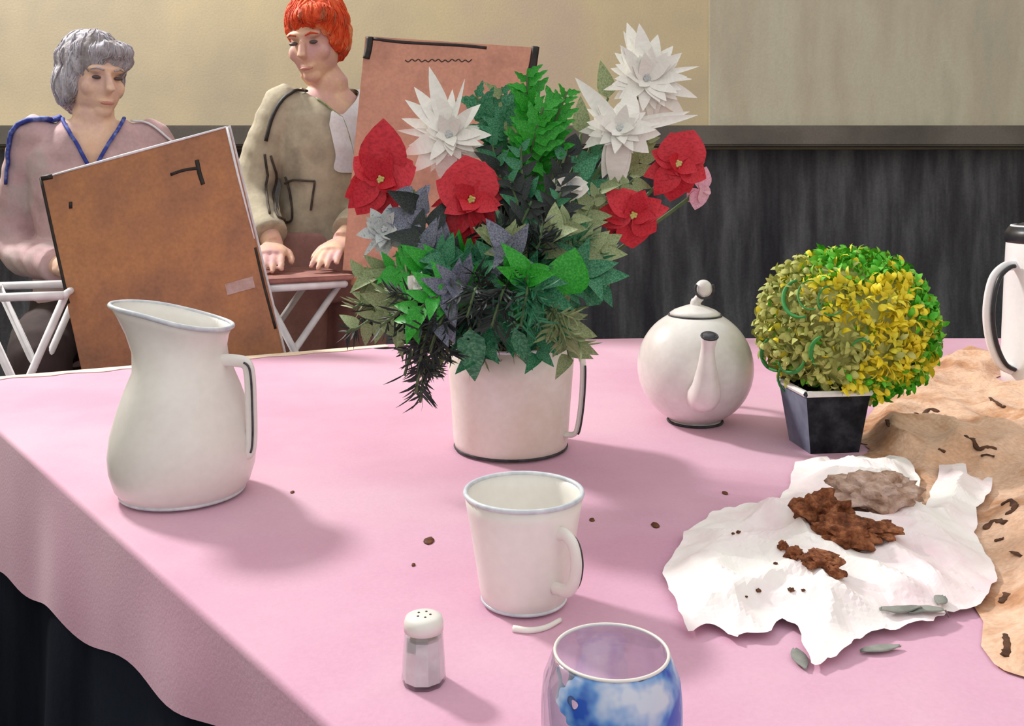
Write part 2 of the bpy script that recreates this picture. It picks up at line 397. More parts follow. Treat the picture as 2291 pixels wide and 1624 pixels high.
# ------------------------------------------------------------ mug
p0 = onT(1172, 1344); p0.z = TAB
t = thing('mug', 'white tapered enamel mug with ring handle, standing in front of the vase', 'mug', p0)
outer = [(.033, 0), (.0375, .003), (.040, .014), (.044, .040), (.048, .065), (.0515, .085), (.0538, .0985)]
bm = bmesh.new(); lathe(bm, prof_thick(outer, .0026), 64); bmesh.ops.recalc_face_normals(bm, faces=bm.faces); mesh_obj('body', bm, 'enamel', t)
bm = bmesh.new(); tube(bm, [(.0527*cos(2*pi*i/64), .0527*sin(2*pi*i/64), .0985) for i in range(65)], .0022, 8, cap=False); mesh_obj('rim', bm, 'rim_blue', t)
bm = bmesh.new(); tube(bm, [(.0375*cos(2*pi*i/48), .0375*sin(2*pi*i/48), .004) for i in range(49)], .0016, 6, cap=False); mesh_obj('foot_ring', bm, 'rim_blue', t)
bm = bmesh.new(); hp = []
ang = R(-52); dx, dy = cos(ang), sin(ang)
for r, z in [(.046, .074), (.056, .0765), (.066, .071), (.0705, .056), (.067, .039), (.058, .029), (.041, .026)]: hp.append((r*dx, r*dy, z))
hp = bez(hp, 8); tube(bm, hp, .0058, 10, flat=.7, up=(-dy, dx, 0)); mesh_obj('handle', bm, 'enamel', t)
sd = Vector((-dy, dx, 0))
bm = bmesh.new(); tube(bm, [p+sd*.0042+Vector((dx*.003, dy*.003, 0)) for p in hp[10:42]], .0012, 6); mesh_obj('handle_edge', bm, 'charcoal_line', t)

# ------------------------------------------------------------ vase
VD = 1.33; v0 = Vector(((1143-CX)/F*VD, VD, TAB))
t = thing('vase', 'round white enamel vase with strap handle holding the flowers', 'vase', v0)
outer = [(.074, 0), (.079, .004), (.081, .014), (.084, .06), (.088, .11), (.0915, .150)]
bm = bmesh.new(); lathe(bm, prof_thick(outer, .003), 72); bmesh.ops.recalc_face_normals(bm, faces=bm.faces); mesh_obj('body', bm, 'vase_white', t)
bm = bmesh.new(); tube(bm, [(.0902*cos(2*pi*i/64), .0902*sin(2*pi*i/64), .150) for i in range(65)], .0024, 8, cap=False); mesh_obj('rim', bm, 'rim_blue', t)
bm = bmesh.new(); tube(bm, [(.079*cos(2*pi*i/64), .079*sin(2*pi*i/64), .004) for i in range(65)], .002, 8, cap=False); mesh_obj('foot_ring', bm, 'charcoal_line', t)
bm = bmesh.new(); a = R(-22); dx, dy = cos(a), sin(a)
hp = bez([(r*dx, r*dy, z) for r, z in [(.088, .138), (.101, .139), (.107, .125), (.1055, .08), (.100, .04), (.094, .028), (.081, .026)]], 6)
tube(bm, hp, .009, 10, flat=.4, up=(dx, dy, .0)); mesh_obj('handle', bm, 'enamel', t)
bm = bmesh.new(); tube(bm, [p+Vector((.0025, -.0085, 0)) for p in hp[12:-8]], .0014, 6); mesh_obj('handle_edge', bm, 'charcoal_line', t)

# ------------------------------------------------------------ teapot
TD = 1.47; tr = 128*TD/F; t0 = Vector(((1555-CX)/F*TD, TD, TAB))
t = thing('teapot', 'round white teapot with spout facing forward, beside the green bush', 'teapot', t0)
zc_ = tr*.965
bm = bmesh.new(); pr = [(0, 0), (tr*.42, 0), (tr*.45, .004)]
for k in range(4, 33):
    a = -pi/2+pi*k/36+pi/36*0; pr.append((tr*cos(a), zc_+tr*sin(a)))
pr.append((tr*.30, zc_+tr*.955)); pr.append((0, zc_+tr*.95))
lathe(bm, pr, 64); bmesh.ops.recalc_face_normals(bm, faces=bm.faces); mesh_obj('body', bm, 'teapot_glaze', t)
lid = None
bm = bmesh.new(); lathe(bm, [(tr*.43, zc_+tr*.905), (tr*.44, zc_+tr*.93), (tr*.36, zc_+tr*.985), (tr*.22, zc_+tr*1.04), (.010, zc_+tr*1.075), (0, zc_+tr*1.08)], 48)
lid = mesh_obj('lid', bm, 'teapot_glaze', t)
bm = bmesh.new(); tube(bm, [(tr*.455*cos(2*pi*i/48), tr*.455*sin(2*pi*i/48), zc_+tr*.895) for i in range(49)], .0015, 6, cap=False); mesh_obj('lid_seam', bm, 'charcoal_line', t)
bm = bmesh.new(); tube(bm, bez([(0, 0, zc_+tr*1.05), (.002, 0, zc_+tr*1.13), (.009, -.002, zc_+tr*1.23), (.016, -.002, zc_+tr*1.30)], 5), [.0085]*6+[.007]*5+[.0085]*5, 12)
ell(bm, (.013, -.002, zc_+tr*1.36), (.0135, .013, .014)); mesh_obj('knob', bm, 'teapot_glaze', lid)
bm = bmesh.new(); tube(bm, [(.013+.0145*cos(a), -.010, zc_+tr*1.36+.0145*sin(a)) for a in [R(x) for x in range(150, 400, 20)]], .0022, 6); mesh_obj('knob_band', bm, 'charcoal_line', lid)
bm = bmesh.new(); sp = bez([(-.004, -tr*.66, tr*.62), (-.004, -tr*1.06, tr*.74), (-.004, -tr*1.20, tr*1.08), (-.004, -tr*1.26, tr*1.42), (-.003, -tr*1.36, tr*1.72)], 7)
n_ = len(sp); rd = [.0265-.0165*sm(0, .85, i/(n_-1))+.002*sm(.85, 1, i/(n_-1)) for i in range(n_)]
tube(bm, sp, rd, 18, up=(1, 0, 0)); mesh_obj('spout', bm, 'teapot_glaze', t)
bm = bmesh.new(); e = sp[-1]; dv = (sp[-1]-sp[-3]).normalized(); s1 = Vector((1, 0, 0)); s2 = dv.cross(s1)
tube(bm, [e+s1*.0115*cos(2*pi*i/24)+s2*.0115*sin(2*pi*i/24) for i in range(25)], .0016, 6, cap=False); mesh_obj('spout_rim', bm, 'charcoal_line', t)
bm = bmesh.new(); tube(bm, [e+dv*.0008, e+dv*.0012], [.0102, .0101], 18); mesh_obj('spout_opening', bm, 'charcoal_line', t)
bm = bmesh.new(); tube(bm, bez([(0, tr*.85, tr*1.5), (0, tr*1.45, tr*1.6), (0, tr*1.62, tr*1.1), (0, tr*1.4, tr*.6), (0, tr*.9, tr*.55)], 7), .008, 10); mesh_obj('handle', bm, 'teapot_glaze', t)
bm = bmesh.new(); tube(bm, [(tr*.47*cos(2*pi*i/48), tr*.47*sin(2*pi*i/48), .002) for i in range(49)], .002, 6, cap=False); mesh_obj('foot_ring', bm, 'charcoal_line', t)

# ------------------------------------------------------------ coffee jug at the right
JD = 1.73; j0 = Vector((.888+.102, JD, TAB))
t = thing('coffee_jug', 'tall white coffee jug with black lid behind the brown scarf', 'jug', j0)
outer = [(.074, 0), (.079, .004), (.080, .02), (.078, .10), (.074, .20), (.071, .262), (.070, .268)]
bm = bmesh.new(); lathe(bm, prof_thick(outer, .003), 64); bmesh.ops.recalc_face_normals(bm, faces=bm.faces); mesh_obj('body', bm, 'coffee_white', t)
bm = bmesh.new(); lathe(bm, [(.0, .262), (.0715, .262), (.0735, .268), (.0735, .280), (.066, .291), (.045, .298), (.018, .301), (.012, .306), (.013, .316), (.008, .322), (0, .323)], 56)
lid = mesh_obj('lid', bm, 'lid_black', t)
bm = bmesh.new(); tube(bm, [(.062*cos(2*pi*i/56), .062*sin(2*pi*i/56), .2925) for i in range(57)], .0022, 6, cap=False); mesh_obj('lid_rim', bm, 'sheet_white', lid)
bm = bmesh.new(); a = R(192); dx, dy = cos(a), sin(a)
hp = bez([(r*dx, r*dy, z) for r, z in [(.070, .222), (.096, .219), (.120, .195), (.131, .14), (.124, .085), (.104, .045), (.077, .030)]], 7)
tube(bm, hp, .009, 12, flat=.6, up=(-dy, dx, 0)); mesh_obj('handle', bm, 'coffee_white', t)
bm = bmesh.new(); tube(bm, [p+Vector((.006, -.009, 0)) for p in hp[4:-2]], .004, 8); mesh_obj('handle_inlay', bm, 'lid_black', t)

# ------------------------------------------------------------ salt shaker
p0 = onT(948, 1524); p0.z = TAB
t = thing('salt_shaker', 'small clear glass salt shaker with pale cap, left of the mug', 'shaker', p0)
def poly_lathe(prof, seg): b = bmesh.new(); lathe(b, prof, seg); bmesh.ops.recalc_face_normals(b, faces=b.faces); return b
mesh_obj('glass_body', poly_lathe([(0, 0), (.0158, 0), (.0168, .002), (.0160, .018), (.0146, .037), (.0135, .039), (.0130, .038), (.0139, .036), (.0153, .018), (.0160, .0035), (0, .0032)], 10), 'clear_glass', t, False)
mesh_obj('salt_fill', poly_lathe([(0, .0034), (.0158, .0037), (.0151, .018), (.0138, .034), (0, .0345)], 10), 'salt', t, False)
cap_ = mesh_obj('cap', poly_lathe([(.0136, .0392), (.0150, .0394), (.0149, .0455), (.0138, .0488), (.009, .0505), (0, .0508)], 24), 'enamel', t)
for k in range(5):
    a = 2*pi*k/5; mesh_obj('hole', (lambda b: (ell(b, (.005*cos(a), .005*sin(a), .0505), (.0011, .0011, .0006), u=8, v=6), b)[1])(bmesh.new()), 'clip_black', cap_)

# ------------------------------------------------------------ blue glass jar
gh = .10; gd = F*(CAMZ-TAB-gh)/(1456-HOR); g0 = Vector(((1368-CX)/F*gd, gd, TAB))
t = thing('glass_jar', 'clear glass tumbler with blotchy blue decoration, in front of the mug', 'glass')
t.location = g0
mesh_obj('glass_body', poly_lathe([(0, 0), (.033, 0), (.0385, .004), (.0415, .03), (.0418, .070), (.0405, .084), (.0355, .097), (.0338, .100), (.0328, .099), (.0390, .083), (.0403, .07), (.0400, .03), (.0372, .007), (0, .006)], 56), 'blue_glass', t)
bm = bmesh.new(); tube(bm, [(.0336*cos(2*pi*i/56), .0336*sin(2*pi*i/56), .1) for i in range(57)], .0010, 8, cap=False); mesh_obj('rim', bm, 'enamel', t)

# ------------------------------------------------------------ bush in a square pot
PD = 1.335; b0 = Vector(((1842-CX)/F*PD, PD, TAB))
t = thing('potted_bush', 'round yellow-green leafy bush in a black tapered square pot', 'plant', b0)
def sq_pot(r0, r1, z0, z1, rot):
    v = []
    for r, z in ((r0, z0), (r1, z1)):
        v.append([(r*cos(rot+pi/2*k), r*sin(rot+pi/2*k), z) for k in range(4)])
    return v
ROT = R(-128)
lo, hi = sq_pot(.050, .066, 0, .086, ROT)
# four walls; the front one is black, its left neighbour coloured lighter slate as the lit side
for k in range(4):
    bm = bmesh.new(); q = [Vector(x) for x in (lo[k], lo[(k+1) % 4], hi[(k+1) % 4], hi[k])]
    nn = (q[1]-q[0]).cross(q[3]-q[0]).normalized()
    f1 = [bm.verts.new(p) for p in q]; f2 = [bm.verts.new(p-nn*.005) for p in q]
    bm.faces.new(f1); bm.faces.new(f2[::-1])
    for i in range(4): bm.faces.new((f1[i-1], f2[i-1], f2[i], f1[i]))
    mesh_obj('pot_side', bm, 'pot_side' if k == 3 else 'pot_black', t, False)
bm = bmesh.new(); bm.faces.new([bm.verts.new((x*.97, y*.97, .001)) for x, y, z in lo]); r = bmesh.ops.extrude_face_region(bm, geom=bm.faces[:]); bmesh.ops.translate(bm, vec=(0, 0, .006), verts=[g for g in r['geom'] if isinstance(g, bmesh.types.BMVert)]); bmesh.ops.recalc_face_normals(bm, faces=bm.faces); mesh_obj('pot_base', bm, 'pot_black', t, False)
bm = bmesh.new(); cs = [Vector(h) for h in hi]; tube(bm, [(a*.99).lerp(b*.99, s) for a, b in zip(cs, cs[1:]+cs[:1]) for s in (0, .5)]+[cs[0]*.99], .0045, 6, cap=False); mesh_obj('pot_rim', bm, 'pot_rim', t, False)
bm = bmesh.new(); bm.faces.new([bm.verts.new((x*.92, y*.92, .078)) for x, y, z in hi]); mesh_obj('soil', bm, 'soil', t, False)
BC = Vector(((1888-CX)/F*1.37-b0.x, .025, CAMZ-(728-HOR)/F*1.36-TAB)); BR = Vector((.124, .115, .108))
bm = bmesh.new(); ell(bm, BC, BR*.86, u=28, v=20)
for v in bm.verts: v.co += (v.co-BC).normalized()*.012*noise.noise(v.co*28)
mesh_obj('inner_foliage', bm, 'bush_olive', t)
bm = bmesh.new(); tube(bm, [(0, 0, .075), (.006, .004, .10), BC], .008, 8); mesh_obj('trunk', bm, 'stem_green', t)
bms = {'bush_yellow': bmesh.new(), 'bush_olive': bmesh.new(), 'bush_green': bmesh.new()}
rnd = random.Random(3)
def curl_leaf(bm, p, d, nrm, L_, W_, curl=.9):
    """small leaf curled back towards its base"""
    d = d.normalized(); s = d.cross(nrm).normalized(); n2 = s.cross(d).normalized()
    rows = []; m = 4
    for i in range(m+1):
        f = i/m; a = curl*f*1.6
        q = p+d*(sin(a)/max(curl*1.6, .01))*L_+n2*((1-cos(a))/max(curl*1.6, .01))*L_
        wd = W_*sin(pi*(.12+.85*f))
        rows.append((bm.verts.new(q+s*wd), bm.verts.new(q-n2*wd*.25), bm.verts.new(q-s*wd)))
    for a, b in zip(rows, rows[1:]):
        bm.faces.new((a[0], a[1], b[1], b[0])); bm.faces.new((a[1], a[2], b[2], b[1]))
for i in range(5200):
    u = rnd.uniform(-1, 1); th = rnd.uniform(0, 2*pi); q = math.sqrt(1-u*u); n0 = Vector((q*cos(th), q*sin(th), u))
    lump = 1+.10*noise.noise(n0*3.1+Vector((5, 2, 1)))
    p = BC+Vector((n0.x*BR.x, n0.y*BR.y, n0.z*BR.z))*lump*rnd.uniform(.86, 1.0)
    if p.z < .05 or (p.z < .094 and n0.y < .1 and abs(p.x) < .06): continue
    xx = n0.x+.35*noise.noise(n0*4)+rnd.uniform(-.15, .15); zz = n0.z+rnd.uniform(-.1, .1)
    if xx > .62 or (zz > .74 and xx > -.5) or (zz < -.55 and xx > .1): k = 'bush_green'
    elif xx < -.18 and not (zz > .2 and xx > -.55): k = 'bush_olive'
    else: k = 'bush_yellow'
    if rnd.random() < .13: k = rnd.choice(list(bms))
    tang = Vector((rnd.gauss(0, 1), rnd.gauss(0, 1), rnd.gauss(0, 1)))
    curl_leaf(bms[k], p, (n0*1.0+tang*.6), tang.cross(n0), rnd.uniform(.011, .019), rnd.uniform(.0030, .0055), rnd.uniform(.5, 1.5))
for k, b in bms.items():
    o = mesh_obj({'bush_yellow': 'yellow_leaves', 'bush_olive': 'olive_leaves', 'bush_green': 'green_leaves'}[k], b, k, t); o['kind'] = 'stuff'
    o['label'] = {'bush_yellow': 'mustard yellow leaves', 'bush_olive': 'dull olive leaves', 'bush_green': 'bright green leaves'}[k]
def tendril(px, py, rpx, a0, a1, th=.0032):
    pts = []
    for k in range(19):
        a = R(a0+(a1-a0)*k/18); x = px+rpx*cos(a)*1.0; y = py-rpx*1.1*sin(a)
        # project onto the bush ellipsoid
        o_ = Vector((0, 0, CAMZ)); d_ = at(x, y, 1)-o_
        c_ = BC+b0; q = Vector(((o_.x-c_.x)/BR.x, (o_.y-c_.y)/BR.y, (o_.z-c_.z)/BR.z))/1.06; e_ = Vector((d_.x/BR.x, d_.y/BR.y, d_.z/BR.z))/1.06
        A_ = e_.dot(e_); B_ = 2*q.dot(e_); C_ = q.dot(q)-1; D_ = B_*B_-4*A_*C_
        tt = (-B_-math.sqrt(max(D_, 0)))/(2*A_)
        pts.append(o_+d_*tt-b0)
    b = bmesh.new(); n = len(pts); tube(b, pts, [th*(.45+.55*sin(pi*(i+.6)/n)) for i in range(n)], 7); mesh_obj('tendril', b, 'tendril_green', t)
for a in [(1790, 668, 38, 100, 290), (1740, 790, 36, 130, 270), (1770, 800, 30, 200, 345), (1850, 790, 36, 110, 225), (1815, 660, 30, 60, 330, .0014), (1860, 672, 30, 80, 320, .0014),
          (1775, 845, 34, 120, 250, .0018), (1930, 790, 28, 30, 150, .0018)]: tendril(*a)

# ------------------------------------------------------------ bouquet
def leaf_mesh(name, wid=.36, bend=.18, notch=0, tipp=.5):
    """unit leaf along +x, face +z, folded at the midrib"""
    bm = bmesh.new(); rows = []; m = 7
    for i in range(m+1):
        f = i/m; wd = wid*.5*(sin(pi*f**tipp*.999)**.85 if 0 < f < 1 else .02)
        if notch and i % 2: wd *= 1-notch
        z = -bend*f*f
        rows.append((bm.verts.new((f, wd, z+wd*.35)), bm.verts.new((f, 0, z)), bm.verts.new((f, -wd, z+wd*.35))))
    for a, b in zip(rows, rows[1:]):
        bm.faces.new((a[0], b[0], b[1], a[1])); bm.faces.new((a[1], b[1], b[2], a[2]))
    bm.normal_update(); me = bpy.data.meshes.new(name); bm.to_mesh(me); bm.free()
    for p in me.polygons: p.use_smooth = True
    return me
LEAFM = {}
def leaf_data(kind, mat):
    k = (kind, mat)
    if k not in LEAFM:
        me = leaf_mesh('leaf_'+mat, **{'oval': dict(wid=.55, bend=.2), 'long': dict(wid=.30, bend=.22), 'petal': dict(wid=.5, bend=.14, tipp=.8),
             'spike': dict(wid=.15, bend=.10, tipp=.75), 'round': dict(wid=.95, bend=.12, tipp=.7), 'jag': dict(wid=.5, bend=.2, notch=.35)}[kind])
        me.materials.append(MATS[mat]); LEAFM[k] = me
    return LEAFM[k]
def place_leaf(name, kind, mat, parent, base, d, nrm, L_, wscale=1):
    x = Vector(d).normalized(); z = Vector(nrm)-x*Vector(nrm).dot(x)
    if z.length < 1e-4: z = x.orthogonal()
    z.normalize(); y = z.cross(x)
    M = Matrix(((x.x*L_, y.x*L_*wscale, z.x*L_, base[0]), (x.y*L_, y.y*L_*wscale, z.y*L_, base[1]), (x.z*L_, y.z*L_*wscale, z.z*L_, base[2]), (0, 0, 0, 1)))
    o = bpy.data.objects.new(name, leaf_data(kind, mat)); C.objects.link(o); o.parent = parent
    loc = parent.location; M.translation -= Vector(loc); o.matrix_basis = M
    return o
NECK = v0+Vector((0, 0, .145))
def stem(parent, top, r=.0028, mat='stem_green', via=None):
    rr = random.uniform(0, .035); an = random.uniform(0, 2*pi)
    b_ = v0+Vector((cos(an)*rr, sin(an)*rr, .012)); n_ = NECK+Vector((cos(an)*rr, sin(an)*rr, 0))
    L0 = Vector(parent.location); pts = bez([b_, n_]+([via] if via else [])+[top], 8)
    bm = bmesh.new(); tube(bm, [p-L0 for p in pts], r, 6); mesh_obj('stem', bm, mat, parent); return pts

def flower(name, label, cat, c, d, petals, kind, mat, group, face=(0, -1, .25), eye=.012, rnd_n=0, rl=(60, 100), wmul=1, inner=None, seed=1):
    """petals: list of (tip px, tip py, width px)"""
    rg = random.Random(seed)
    C0 = at(c[0], c[1], d); t = thing(name, label, cat, v0+Vector((0, 0, .012)), 0, group)
    fd = Vector(face).normalized(); k = d/F
    wk = 1.45 if mat == 'petal_red' else 1.5
    ps = [(x, y, w_*wk, 0) for x, y, w_ in petals]
    for i in range(rnd_n):
        a = 2*pi*i/rnd_n+rg.uniform(-.2, .2); l = rg.uniform(*rl); ps.append((c[0]+l*cos(a), c[1]+l*sin(a)*1.0, rg.uniform(14, 24)*wmul, 1))
    for i, (x, y, w_, lay) in enumerate(ps):
        T = at(x, y, d)+fd*rg.uniform(-.012, .012)-fd*(.006*lay)
        bse = C0+fd*.004*(i % 3)
        L_ = (T-bse).length
        kb = .5 if kind == 'petal' else .15
        place_leaf('petal', kind, mat, t, bse, T-bse, fd+Vector((rg.uniform(-.25, .25), 0, rg.uniform(-.25, .25))), L_, (w_*k)/(kb*L_))
    if inner:
        for i in range(int(inner[0]*1.3)):
            a = rg.uniform(0, 2*pi); l = rg.uniform(.4, 1.25)*inner[1]
            dv = Vector((cos(a), 0, sin(a)))*l*k+fd*rg.uniform(.006, .028)
            place_leaf('petal', kind, mat, t, C0+fd*.004, dv, fd, dv.length, 1.3*inner[2]*k/((.5 if kind == 'petal' else .15)*dv.length))
    bm = bmesh.new(); L0 = Vector(t.location)
    if eye:
        for i in range(9):
            a = i*2.4; rr = eye*.45*math.sqrt(i/9)*1.6; pp = C0+fd*.010+Vector((cos(a)*rr, 0, sin(a)*rr))-L0; ell(bm, pp, (eye*.36,)*3, u=8, v=6)
        mesh_obj('flower_centre', bm, 'flower_eye' if mat == 'petal_red' else 'petal_grey', t)
    else: bm.free()
    stem(t, C0-fd*.004)
    return t
RG = 'red flowers in the vase'; WG = 'white flowers in the vase'
flower('red_flower', 'red flower leaning outermost over the vase beside the painter in olive', 'flower', (853, 405), 1.27,
       [(862, 272, 74), (922, 352, 66), (930, 372, 70), (905, 450, 70), (850, 492, 66), (800, 485, 52), (768, 440, 44), (775, 400, 40), (790, 345, 46), (835, 300, 50), (880, 480, 44), (780, 470, 36)], 'petal', 'petal_red', RG, eye=.006, inner=(5, 45, 32), seed=2)
flower('red_flower', 'large red flower above the middle of the vase, hanging petals', 'flower', (1055, 450), 1.24,
       [(1040, 342, 90), (1085, 362, 70), (1125, 392, 34), (1142, 424, 28), (978, 405, 60), (958, 455, 30), (962, 478, 28), (985, 505, 40), (1030, 575, 74), (1075, 560, 60), (1122, 548, 36), (1102, 592, 32), (1000, 540, 40), (1110, 480, 60)], 'petal', 'petal_red', RG, eye=.006, inner=(6, 55, 36), seed=3)
flower('red_flower', 'red flower at the vase side turned towards the dark wall panelling', 'flower', (1515, 370), 1.33,
       [(1555, 285, 70), (1585, 330, 46), (1580, 400, 50), (1548, 430, 46), (1500, 450, 50), (1462, 440, 40), (1440, 395, 34), (1460, 335, 40), (1500, 300, 56)], 'petal', 'petal_red', RG, eye=.006, inner=(5, 45, 32), seed=4)
flower('red_flower', 'low red flower drooping beneath the tall white flowers', 'flower', (1415, 485), 1.29,
       [(1338, 470, 40), (1358, 425, 44), (1395, 412, 52), (1480, 450, 40), (1500, 462, 30), (1470, 520, 46), (1420, 556, 60), (1360, 530, 44), (1330, 500, 30), (1440, 430, 36)], 'petal', 'petal_red', RG, eye=.006, inner=(4, 40, 30), seed=5)
flower('red_flower', 'small red bud hanging low between the green leaves', 'flower', (1345, 575), 1.26,
       [(1330, 612, 26), (1348, 618, 24), (1360, 560, 22), (1338, 548, 22)], 'petal', 'petal_red', RG, eye=0, seed=6)
flower('white_flower', 'spiky white flower in front of the reddish-brown board', 'flower', (1005, 305), 1.30,
       [(962, 152, 26), (928, 192, 24), (908, 222, 22), (896, 256, 22), (884, 287, 14), (900, 345, 30), (925, 385, 34), (1012, 200, 18), (1042, 180, 8), (1072, 232, 24), (1100, 300, 24), (1085, 350, 30), (1040, 395, 40), (985, 410, 40), (950, 250, 34), (980, 220, 36)], 'spike', 'petal_white', WG, rnd_n=14, rl=(70, 100), eye=.006, inner=(26, 62, 22), wmul=1.2, seed=7)
flower('white_flower', 'tallest spiky white flower rising above all the others', 'flower', (1445, 180), 1.36,
       [(1408, 40, 30), (1432, 58, 30), (1390, 100, 28), (1470, 75, 30), (1525, 122, 26), (1570, 140, 10), (1530, 205, 34), (1560, 220, 22), (1395, 150, 34), (1380, 200, 36), (1500, 262, 40), (1450, 285, 44), (1410, 260, 40), (1540, 262, 24), (1395, 60, 18), (1505, 100, 26)], 'spike', 'petal_white', WG, rnd_n=16, rl=(75, 110), eye=.006, inner=(30, 70, 24), wmul=1.4, seed=8)
flower('white_flower', 'ragged white flower just below the tallest white one', 'flower', (1385, 290), 1.33,
       [(1288, 178, 26), (1315, 235, 20), (1295, 290, 20), (1310, 320, 26), (1350, 400, 30), (1375, 425, 36), (1400, 400, 28), (1450, 345, 34), (1480, 300, 34), (1560, 262, 16), (1545, 250, 18), (1420, 210, 40), (1330, 265, 34)], 'spike', 'petal_white', WG, rnd_n=14, rl=(60, 95), eye=.006, inner=(26, 60, 22), wmul=1.2, seed=9)
flower('white_flower', 'small greyish white flower under the outermost red flower', 'flower', (862, 515), 1.24,
       [(800, 528, 22), (812, 578, 10), (838, 565, 22), (830, 470, 22), (905, 555, 26), (895, 480, 26), (860, 590, 20), (925, 520, 24), (820, 500, 26), (875, 460, 22)], 'spike', 'petal_grey', WG, rnd_n=10, rl=(40, 62), eye=.005, inner=(14, 38, 20), wmul=1.1, seed=10)
flower('white_flower', 'small rounded white flower tucked between dark leaves and red petals', 'flower', (1272, 418), 1.27,
       [(1235, 402, 34), (1262, 388, 34), (1300, 396, 34), (1316, 425, 34), (1290, 445, 34), (1250, 440, 34)], 'petal', 'petal_white', WG, eye=.005, inner=(6, 28, 22), seed=11)
flower('white_flower', 'tiny white flower low among the bright green leaves', 'flower', (938, 640), 1.12,
       [(905, 650, 22), (915, 622, 22), (945, 612, 22), (970, 632, 22), (955, 660, 22), (925, 668, 20)], 'petal', 'petal_white', WG, eye=.004, inner=(4, 20, 16), seed=14)
flower('white_flower', 'pale mauve-white bloom edging the outer red flower', 'flower', (1565, 425), 1.36,
       [(1582, 372, 26), (1590, 410, 28), (1585, 452, 28), (1555, 470, 26), (1540, 450, 24)], 'petal', 'petal_pink', WG, eye=0, seed=12)

def where(tip):
    x, y = tip[:2]
    if y < 300: return 'under the white flowers' if x > 1250 or x < 1090 else 'rising highest in the middle'
    if x < 900: return 'edging the reddish-brown board' if y < 665 else 'reaching towards the pitcher' if y < 735 else 'hanging lowest towards the pitcher'
    if x < 1015: return 'beneath the outermost red flower'
    if x < 1110: return 'below the large red flower'
    if x < 1215: return 'over the middle of the vase'
    if x < 1300: return 'around the round bright leaf'
    return 'under the ragged white flower' if y < 380 else 'behind the low red flower' if y < 520 else 'reaching towards the teapot'
def sprig(name, label, group, pts, kind, mat, n, L_, wmul=1, spread=.9, t0=.35, seed=1, droop=0, d0=None):
    """pts: list of (px,py,depth) the stem passes after the vase neck"""
    rg = random.Random(seed); t = thing(name, label, 'leaves', v0+Vector((0, 0, .012)), 0, group)
    P_ = [at(*p) for p in pts]
    st = stem(t, P_[-1], .0018, 'stem_green', P_[0]) if len(P_) == 1 else None
    if st is None:
        an = rg.uniform(0, 2*pi); rr = rg.uniform(.01, .045)
        st = bez([v0+Vector((cos(an)*rr, sin(an)*rr, .012)), NECK+Vector((cos(an)*rr, sin(an)*rr, .012))]+P_, 8)
        bm = bmesh.new(); tube(bm, [p-Vector(t.location) for p in st], .0018, 6); mesh_obj('stem', bm, 'stem_green', t)
    m = len(st)
    for i in range(n):
        f = t0+(1-t0)*(i+.5)/n; j = min(m-2, int(f*(m-1))); p = st[j].lerp(st[j+1], f*(m-1)-j)
        tg = (st[j+1]-st[j]).normalized(); view = Vector((rg.uniform(-.5, .5), -1, rg.uniform(0, .8))).normalized()
        s = tg.cross(view).normalized()*(1 if i % 2 else -1)
        d_ = tg*rg.uniform(.35, .9)+s*spread*rg.uniform(.5, 1.1)-Vector((0, 0, 1))*droop+view*rg.uniform(0, .5)
        l = L_*rg.uniform(.7, 1.15)*(1-.3*(f > .9))
        place_leaf('leaf', kind, mat if not isinstance(mat, (list, tuple)) else rg.choice(mat), t, p, d_, view, l, wmul)
    return t
def fir(label, group, pts, mat, n=170, L_=.024, seed=1, t0=.3):
    rg = random.Random(seed); t = thing('fir_sprig', label, 'leaves', v0+Vector((0, 0, .012)), 0, group)
    an = rg.uniform(0, 2*pi); rr = rg.uniform(.01, .045); L0 = Vector(t.location)
    st = bez([v0+Vector((cos(an)*rr, sin(an)*rr, .012)), NECK+Vector((cos(an)*rr, sin(an)*rr, .012))]+[at(*p) for p in pts], 10)
    bm = bmesh.new(); tube(bm, [p-L0 for p in st], .002, 6); mesh_obj('stem', bm, 'stem_green', t)
    bm = bmesh.new(); m = len(st)
    def needles(line, cnt, l0):
        q = len(line)
        for i in range(cnt):
            f = rg.random(); j = min(q-2, int(f*(q-1))); p = line[j].lerp(line[j+1], f*(q-1)-j); tg = (line[j+1]-line[j]).normalized()
            rv = Vector((rg.gauss(0, 1), rg.gauss(0, 1), rg.gauss(0, 1))); rv = (rv-tg*rv.dot(tg)).normalized()
            curl_leaf(bm, p-L0, tg*.8+rv, tg.cross(rv), l0*rg.uniform(.7, 1.2), rg.uniform(.0011, .0019), .25)
    main = st[int(t0*m):]; needles(main, n//2, L_)
    for k in range(9):
        f = .1+.85*k/9; j = int(f*(len(main)-2)); p = main[j]; tg = (main[j+1]-main[j]).normalized()
        s = tg.cross(Vector((rg.uniform(-.4, .4), -1, rg.uniform(0, .5)))).normalized()*(1 if k % 2 else -1)
        ln = rg.uniform(.03, .055)*(1.15-f*.6); d_ = (tg*.8+s+Vector((0, rg.uniform(-.4, .1), 0))).normalized()
        sub = [p+d_*ln*u/5-Vector((0, 0, .2*ln*(u/5)**2)) for u in range(6)]
        tube(bm, [x-L0 for x in sub], .0011, 5); needles(sub, n//14, L_*.85)
    o = mesh_obj('needles', bm, mat, t); o['kind'] = 'stuff'; return t

